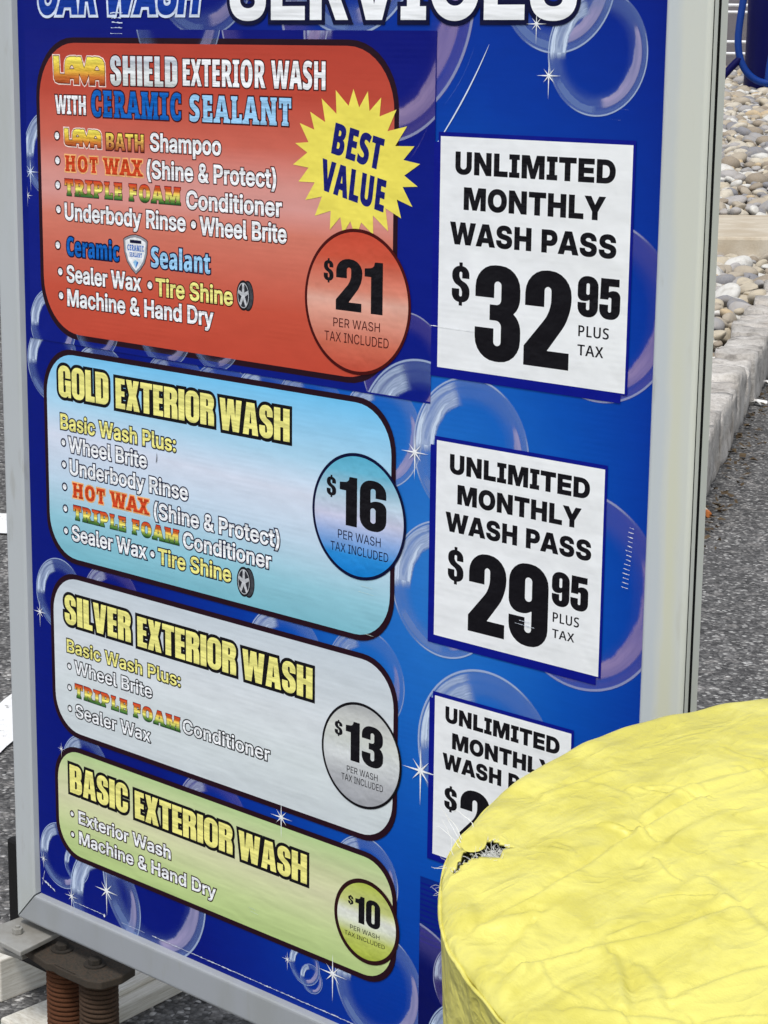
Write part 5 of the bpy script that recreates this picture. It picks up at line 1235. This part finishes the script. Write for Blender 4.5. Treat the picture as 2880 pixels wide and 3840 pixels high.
# ---- small litter by the curb -----------------------------------------
m = MB(); m.tube([(-1.362, 2.468, 0.008), (-1.345, 2.452, 0.008), (-1.328, 2.436, 0.008)], 0.0065, 10, 0); m.tube([(-1.328, 2.436, 0.008), (-1.312, 2.420, 0.008)], 0.0066, 10, 1)
o = m.build('litter_butt', [simple('litter_white', (226, 210, 190)), simple('litter_orange', (206, 122, 60))]); tag(o, 'small orange and white litter stub at the foot of the curb beside the frame', 'litter')
for lb, (x, y), sz in (('larger white scrap lying on asphalt by the curb', (-2.02, 3.70), 0.030), ('smaller white scrap tucked against the curb foot', (-2.19, 4.01), 0.024)):
    m = MB(); V = []
    for k in range(9):
        t = 2 * math.pi * k / 9; V.append((x + sz * math.cos(t) * rng.uniform(.7, 1.2), y + sz * 0.5 * math.sin(t) * rng.uniform(.7, 1.2), 0.010 + 0.006 * math.sin(3 * t)))
    V.append((x, y, 0.018)); m.add(V, [(k, (k + 1) % 9, 9) for k in range(9)] + [tuple(range(9))[::-1]])
    o = m.build('paper_scrap', simple('scrap_white', (240, 238, 234))); tag(o, lb, 'litter')
# dry crumbs gathered along the curb's foot
m = MB()
for k in range(300):
    s_ = rng.uniform(-0.6, 3.6); dd = abs(rng.normal(0, 0.035)); p = CB + CD * s_ - CN * (0.005 + dd); r = rng.uniform(0.004, 0.013); a0 = rng.uniform(0, 6.28)
    m.add([(p[0] + r * math.cos(a0 + q), p[1] + r * math.sin(a0 + q) * 0.6, 0.004 + rng.uniform(0, 0.010)) for q in (0, 1.9, 3.3, 4.8)], [(0, 1, 2, 3)])
nt = NT('dry_leaf_crumbs'); nn = nt.noise(25, 3); mm = nt.out(nt.ramp(nn, [(0.35, lin((58, 46, 36))), (0.6, lin((104, 90, 70))), (0.7, lin((48, 40, 34)))]), 0.9, 0.1)
o = m.build('leaf_litter', mm); tag(o, 'dry brown leaf crumbs gathered along the curb foot', 'leaf litter', None, 'stuff')

# ================================================================ yellow covered drum
DC = np.array([0.6135, -0.2655, H - 0.0428]); DR = 0.2415
DN = np.array([0.02, -0.092])                                       # slope of the top: normal ~ (0.02, -0.092, 1)
def top_z(x, y): return DC[2] - (DN[0] * x + DN[1] * y)
HOLE = np.array([(-197.1, -112.9), (-196.0, -109.1), (-194.8, -105.5), (-191.2, -105.9), (-188.2, -105.8), (-181.4, -105.0), (-184.0, -107.1), (-184.7, -109.4), (-182.9, -113.1), (-178.4, -118.5), (-180.5, -121.9), (-184.5, -123.4), (-187.8, -127.0), (-187.4, -131.2), (-188.7, -133.3), (-187.4, -137.9), (-187.8, -144.2), (-189.9, -138.1), (-192.5, -131.9), (-195.0, -126.0), (-196.3, -122.0), (-194.2, -116.9), (-191.3, -114.1), (-194.0, -112.8)]) / 1000
hm = HOLE.mean(0); HOLE = HOLE + (HOLE - hm) / np.linalg.norm(HOLE - hm, axis=1)[:, None] * np.array([0.0008, 0.0014])
FOLDS = [([(-141.2, -177.2), (-134.6, -136.8), (-134.9, -100.1), (-138.2, -57.2), (-136.7, -4.0)], 2.6, 4.0), ([(-101.6, -194.9), (-85.0, -165.5), (-67.9, -135.4), (-54.3, -99.1)], 1.9, 4.5), ([(-32.3, -174.9), (-24.1, -153.2), (-13.2, -131.5)], 1.6, 3.5),
         ([(-94.1, -225.0), (-100.3, -196.5)], 2.2, 4), ([(-74.6, -165.2), (-63.6, -174.8), (-46.8, -194.1)], 2.2, 4), ([(-60.1, -164.1), (-37.0, -178.7)], 1.6, 4), ([(-140.0, -182.0), (-128.3, -155.3)], 2.0, 4), ([(-147.8, -33.9), (-149.9, 0.2), (-129.9, 49.4)], 1.8, 4.5),
         ([(-84.1, -78.4), (-27.9, -108.7)], 1.3, 4), ([(-110.8, -197.0), (-121.2, -164.1)], 1.8, 4), ([(-207.8, -45.1), (-194.7, -1.1)], 1.6, 4), ([(-118.5, -74.4), (-119.9, -52.7), (-116.6, -5.9)], 1.6, 5), ([(-170, -160), (-120, -205)], 1.4, 6), ([(-60, -210), (-20, -190)], 1.6, 4), ([(20, -60), (60, -140)], 1.6, 5), ([(60, 40), (140, -20)], 1.6, 5)]
for _k in range(90):
    t0, r0 = rng.uniform(0, 6.28), rng.uniform(30, 215); a0 = rng.uniform(-0.6, 0.9) + (1.2 if rng.uniform() < 0.3 else 0); Lk = rng.uniform(14, 46)
    p0 = np.array([r0 * math.cos(t0), r0 * math.sin(t0)]); dv = np.array([math.cos(a0), math.sin(a0)]); bend = np.array([-dv[1], dv[0]]) * rng.uniform(-0.16, 0.16) * Lk
    FOLDS.append(([tuple(p0 - dv * Lk / 2), tuple(p0 + bend), tuple(p0 + dv * Lk / 2)], rng.uniform(0.5, 1.3), rng.uniform(1.3, 2.4)))
def seg_d(P, L):
    best = np.full(len(P), 9.9); sg = np.zeros(len(P))
    for a0, b0 in zip(L[:-1], L[1:]):
        a0, b0 = np.array(a0) / 1000, np.array(b0) / 1000; ab = b0 - a0; t = np.clip(((P - a0) @ ab) / (ab @ ab), 0, 1); q = P - (a0 + t[:, None] * ab); dd = np.hypot(q[:, 0], q[:, 1])
        m_ = dd < best; best[m_] = dd[m_]; sg[m_] = np.sign(ab[0] * q[m_, 1] - ab[1] * q[m_, 0])
    return best, sg
def fabric(name, base, blotch):
    nt = NT(name); P = nt.pos()
    n1 = nt.noise(26, 6, 0.62, P, 0.4); n2 = nt.noise(9, 4, 0.5, P); wv = nt.noise(900, 2, 0.5, P)
    n3 = nt.noise(34, 3, 0.5, nt.scaled(P, (1.0, 0.55, 1.0)), 0.5); n4 = nt.noise(70, 4, 0.55, nt.scaled(P, (0.8, 1.1, 1)), 0.3)
    c = nt.mix(nt.ss(nt.math('MULTIPLY_ADD', n1, 0.65, nt.math('MULTIPLY', n2, 0.4)), 0.46, 0.62), base, blotch)
    rg = nt.math('SUBTRACT', 1.0, nt.math('MULTIPLY', nt.math('ABSOLUTE', nt.math('SUBTRACT', n3, 0.5)), 5.0, clamp=True), clamp=True)
    h = nt.math('MULTIPLY_ADD', rg, 0.7, nt.math('MULTIPLY_ADD', n4, 0.5, nt.math('MULTIPLY', wv, 0.06)))
    m_ = nt.out(c, 0.40, 0.40, nt.bump(h, 0.5, 0.004))
    nt.b.inputs['Sheen Weight'].default_value = 0.0
    return m_
YEL = fabric('yellow_cover_fabric', (0.735, 0.675, 0.165), (0.63, 0.57, 0.112))
cover = empty('padded_drum_cover', (DC[0], DC[1], 0))
tag(cover, 'round yellow fabric cover with a torn edge standing in front of the board', 'drum cover')
NR, NTH = 200, 720
rr = np.concatenate([[0.0], np.linspace(0.006, DR - 0.010, NR - 10), DR - 0.010 + 0.010 * np.sin(np.linspace(0.1, 1, 9) * math.pi / 2)])
th = np.linspace(0, 2 * math.pi, NTH, endpoint=False)
def rim_r(t): return 1 + 0.006 * np.sin(3 * t + 1) + 0.004 * np.sin(7 * t) + 0.003 * np.sin(17 * t + 2)
Vt = []
for i, r in enumerate(rr[1:]):
    R = r * (1 + (rim_r(th) - 1) * (r / DR) ** 2)
    Vt.append(np.stack([R * np.cos(th), R * np.sin(th), np.full(NTH, i)], 1))
Vt = np.concatenate(Vt); XY = Vt[:, :2]; rad = np.repeat(rr[1:], NTH)
z = top_z(XY[:, 0], XY[:, 1]) + 0.006 * (1 - (rad / DR) ** 2)
edge = np.clip((rad - (DR - 0.010)) / 0.010, 0, 1); z -= 0.006 * (1 - np.sqrt(np.clip(1 - edge ** 2, 0, 1)))
for L, amp, wd in FOLDS:
    dd, sg = seg_d(XY, L); wd = wd / 1000
    z += amp / 1000 * (np.exp(-(dd / wd) ** 2) - 0.75 * np.exp(-((dd - 1.4 * wd) / (0.8 * wd)) ** 2) * (sg > 0)) * np.clip((DR - rad) / 0.02, 0, 1)
nz_ = np.array([noise.noise(Vector((x * 11, y * 11, 3.1))) * 0.0020 + noise.noise(Vector((x * 30 + y * 14, y * 17, 1.7))) * 0.0016 + abs(noise.noise(Vector((x * 46, y * 22 - x * 20, 8.0)))) * -0.0018 for x, y in XY])
z += nz_ * np.clip((DR - rad) / 0.03, 0.15, 1)
puck = np.sin(th * 46) * 0.0010 + np.sin(th * 27 + 1) * 0.0012                      # puckers gathered along the seam
z += (np.tile(puck, len(rr) - 1)) * np.clip(1 - (DR - rad) / 0.035, 0, 1) * (1 - edge)
# raised, frayed lips of the tear
dh = np.full(len(XY), 9.9)
hc = np.concatenate([HOLE, HOLE[:1]]) * 1000
dh, _ = seg_d(XY, [tuple(q) for q in hc])
z += 0.0010 * np.exp(-(dh / 0.004) ** 2)
def inside(P, poly):
    x, y = P[:, 0], P[:, 1]; c = np.zeros(len(P), bool); j = len(poly) - 1
    for i in range(len(poly)):
        xi, yi = poly[i]; xj, yj = poly[j]
        m_ = ((yi > y) != (yj > y)) & (x < (xj - xi) * (y - yi) / (yj - yi + 1e-12) + xi); c ^= m_; j = i
    return c
VV = [(0, 0, top_z(0, 0) + 0.006)] + [(x, y, zz) for (x, y), zz in zip(XY, z)]
FF = [(0, 1 + k, 1 + (k + 1) % NTH) for k in range(NTH)]
cen = []
for i in range(len(rr) - 2):
    b0 = 1 + i * NTH
    for k in range(NTH): FF.append((b0 + k, b0 + NTH + k, b0 + NTH + (k + 1) % NTH, b0 + (k + 1) % NTH))
VA = np.array(VV); fc = np.array([VA[list(f)].mean(0)[:2] for f in FF]); ins = inside(fc, HOLE)
FF = [f for f, q in zip(FF, ins) if not q]
top = obj('cover_top', VV, FF, YEL, cover, smooth=True)
sol = top.modifiers.new('thickness', 'SOLIDIFY'); sol.thickness = 0.0012; sol.offset = -1
# seam piping round the rim
m = MB(); n = 360; pts = []
for k in range(n + 1):
    t = 2 * math.pi * k / n; R = (DR + 0.0004) * float(rim_r(np.array(t))); x, y = R * math.cos(t), R * math.sin(t)
    pts.append((x, y, top_z(x, y) - 0.0060 + 0.0005 * math.sin(46 * t) + 0.0005 * math.sin(13 * t)))
m.tube(pts, [0.0010 + 0.0002 * math.sin(31 * k) for k in range(n + 1)], 8); m.build('seam_piping', YEL, cover, smooth=True)
# skirt
V = []; F = []; NZ = 90
zs = np.linspace(0, 1, NZ)
for q in zs:
    for t in th:
        R = DR * float(1.0) * (1 + 0.006 * math.sin(3 * t + 1) + 0.004 * math.sin(7 * t) + 0.003 * math.sin(17 * t + 2))
        fold = 0.0035 * math.sin(19 * t + 2.2 * math.sin(5 * q)) * min(1, q * 3.0) + 0.004 * noise.noise(Vector((3 * math.cos(t) * 2, 3 * math.sin(t) * 2, q * 4))) * min(1, q * 6)
        R += fold + 0.0015 * min(1, q * 5) - 0.042 * q * (1 - 0.6 * q) - 0.0006 * math.sin(46 * t) * max(0, 1 - q * 8)
        x, y = R * math.cos(t), R * math.sin(t); zt = top_z(x, y) - 0.0052
        V.append((x, y, zt * (1 - q) + 0.004 * q))
for i in range(NZ - 1):
    for k in range(NTH): F.append((i * NTH + k, (i + 1) * NTH + k, (i + 1) * NTH + (k + 1) % NTH, i * NTH + (k + 1) % NTH))
obj('cover_skirt', V, F, YEL, cover, smooth=True)
# dark padding seen through the tear
m = MB(); n = 64
V = [(0, 0, top_z(0, 0) - 0.004)]; F = []
for j, R in enumerate(np.linspace(0.02, DR - 0.017, 24)):
    for k in range(n * 2):
        t = 2 * math.pi * k / (n * 2); x, y = R * math.cos(t), R * math.sin(t); V.append((x, y, top_z(x, y) - 0.0105 + 0.004 * (1 - (R / DR) ** 2) + 0.002 * noise.noise(Vector((x * 90, y * 90, 0)))))
for k in range(n * 2): F.append((0, 1 + k, 1 + (k + 1) % (n * 2)))
for j in range(23):
    for k in range(n * 2): F.append((1 + j * n * 2 + k, 1 + (j + 1) * n * 2 + k, 1 + (j + 1) * n * 2 + (k + 1) % (n * 2), 1 + j * n * 2 + (k + 1) % (n * 2)))
m.add(V, F); m.build('inner_padding', simple('dark_padding', (70, 67, 66), 0.9, 0.1), cover, smooth=True)
# white fibres in and around the tear
FIB = simple('white_frayed_fibre', (232, 232, 226), 0.7, 0.2)
m = MB()
def fibre(p, d, L, r=0.00028, droop=0.3, wav=0.12):
    P = [Vector(p)]; d = Vector(d).normalized(); n = 9
    for k in range(n):
        d = (d + Vector(rng.normal(0, wav, 3)) + Vector((0, 0, -droop * 0.05))).normalized(); P.append(P[-1] + d * L / n)
    m.tube(P, [r * (1 - 0.6 * i / n) for i in range(n + 1)], 4, cap=False)
def on_top(x, y, up=0.0):
    rd = math.hypot(x, y); e = min(1, max(0, (rd - (DR - 0.010)) / 0.010))
    return Vector((x, y, top_z(x, y) + 0.006 * (1 - (rd / DR) ** 2) - 0.006 * (1 - math.sqrt(max(0, 1 - e * e))) + up))
for k in range(150):
    while True:
        x, y = rng.uniform(HOLE[:, 0].min(), HOLE[:, 0].max()), rng.uniform(HOLE[:, 1].min(), HOLE[:, 1].max())
        if inside(np.array([[x, y]]), HOLE)[0]: break
    hot = (x > HOLE[:, 0].mean() and y < HOLE[:, 1].mean() + 0.006 and y > HOLE[:, 1].mean() - 0.010)
    if not hot and rng.uniform() < 0.55: continue
    fibre(on_top(x, y, rng.uniform(-0.007, -0.001 if not hot else 0.002)), (rng.normal(), rng.normal(), 0.2), rng.uniform(0.003, 0.009), 0.00016 if hot else 0.00018, 0.3, 0.4)
hm = HOLE.mean(0)
for k in range(420):
    p = hm + rng.normal(0, 1, 2) * np.array([0.0028, 0.0052]) + np.array([0.0045, -0.001])
    if inside(p[None], HOLE)[0]: fibre(on_top(p[0], p[1], rng.uniform(-0.004, 0.0)), (rng.normal(), rng.normal(), 0.3), rng.uniform(0.002, 0.006), 0.00011, 0.2, 0.6)
for i in range(len(HOLE)):
    a0, b0 = HOLE[i], HOLE[(i + 1) % len(HOLE)]
    for t in np.linspace(0, 1, 4, endpoint=False):
        p = a0 + (b0 - a0) * t; c0 = p - HOLE.mean(0)
        if rng.uniform() < 0.3: fibre(on_top(p[0], p[1], 0.0008), (-c0[0] * 8 + rng.normal() * .5, -c0[1] * 8 + rng.normal() * .5, rng.uniform(-0.2, 0.4)), rng.uniform(0.002, 0.005), 0.0002, 0.3, 0.3)
for (x, y), dv, L, r in (((-0.2085, -0.112), (-0.55, 0.25, 0.5), 0.024, 0.00022), ((-0.208, -0.1135), (-0.6, 0.3, 0.42), 0.020, 0.0002), ((-0.214, -0.097), (-0.50, 0.26, 0.5), 0.036, 0.00024), ((-0.205, -0.118), (-0.7, 0.1, 0.6), 0.020, 0.00018), ((-0.196, -0.136), (-0.9, -0.1, 0.2), 0.010, 0.0002), ((-0.199, -0.132), (-0.8, 0.2, -0.4), 0.012, 0.0002), ((-0.200, -0.128), (-0.6, 0.1, 0.6), 0.022, 0.00016)):
    fibre(on_top(x, y, -0.001), dv, L, r, 0.3, 0.16)
for k in range(6):
    t = math.radians(rng.uniform(209, 219)); fibre((DR * 1.002 * math.cos(t), DR * 1.002 * math.sin(t), top_z(DR * math.cos(t), DR * math.sin(t)) - 0.010), (math.cos(t) + rng.normal() * .4, math.sin(t) + rng.normal() * .4, rng.normal() * .5), rng.uniform(0.004, 0.009), 0.00014, 0.2, 0.2)
m.build('torn_fibre', FIB, cover)
# turned-up flap beside the tear
V = []; F = []
fl = [(-0.2075, -0.1155), (-0.2055, -0.108), (-0.200, -0.103), (-0.190, -0.115), (-0.1885, -0.1225), (-0.197, -0.1275)]
c0 = np.mean(fl, 0)
for q in (0.25, 0.6, 1.0):
    for x, y in fl:
        p = c0 + (np.array((x, y)) - c0) * q; v = on_top(p[0], p[1], 0.0022 + 0.0016 * (1 - q) + (0.003 if x < -0.204 else 0) * q); V.append(v)
V.append(on_top(c0[0], c0[1], 0.0040)); n = len(fl)
for k in range(n):
    F += [(18, k, (k + 1) % n), (k, n + k, n + (k + 1) % n, (k + 1) % n), (n + k, 2 * n + k, 2 * n + (k + 1) % n, n + (k + 1) % n)]
o = obj('torn_flap', V, F, YEL, cover, smooth=True)
sm = o.modifiers.new('soft', 'SUBSURF'); sm.levels = sm.render_levels = 2
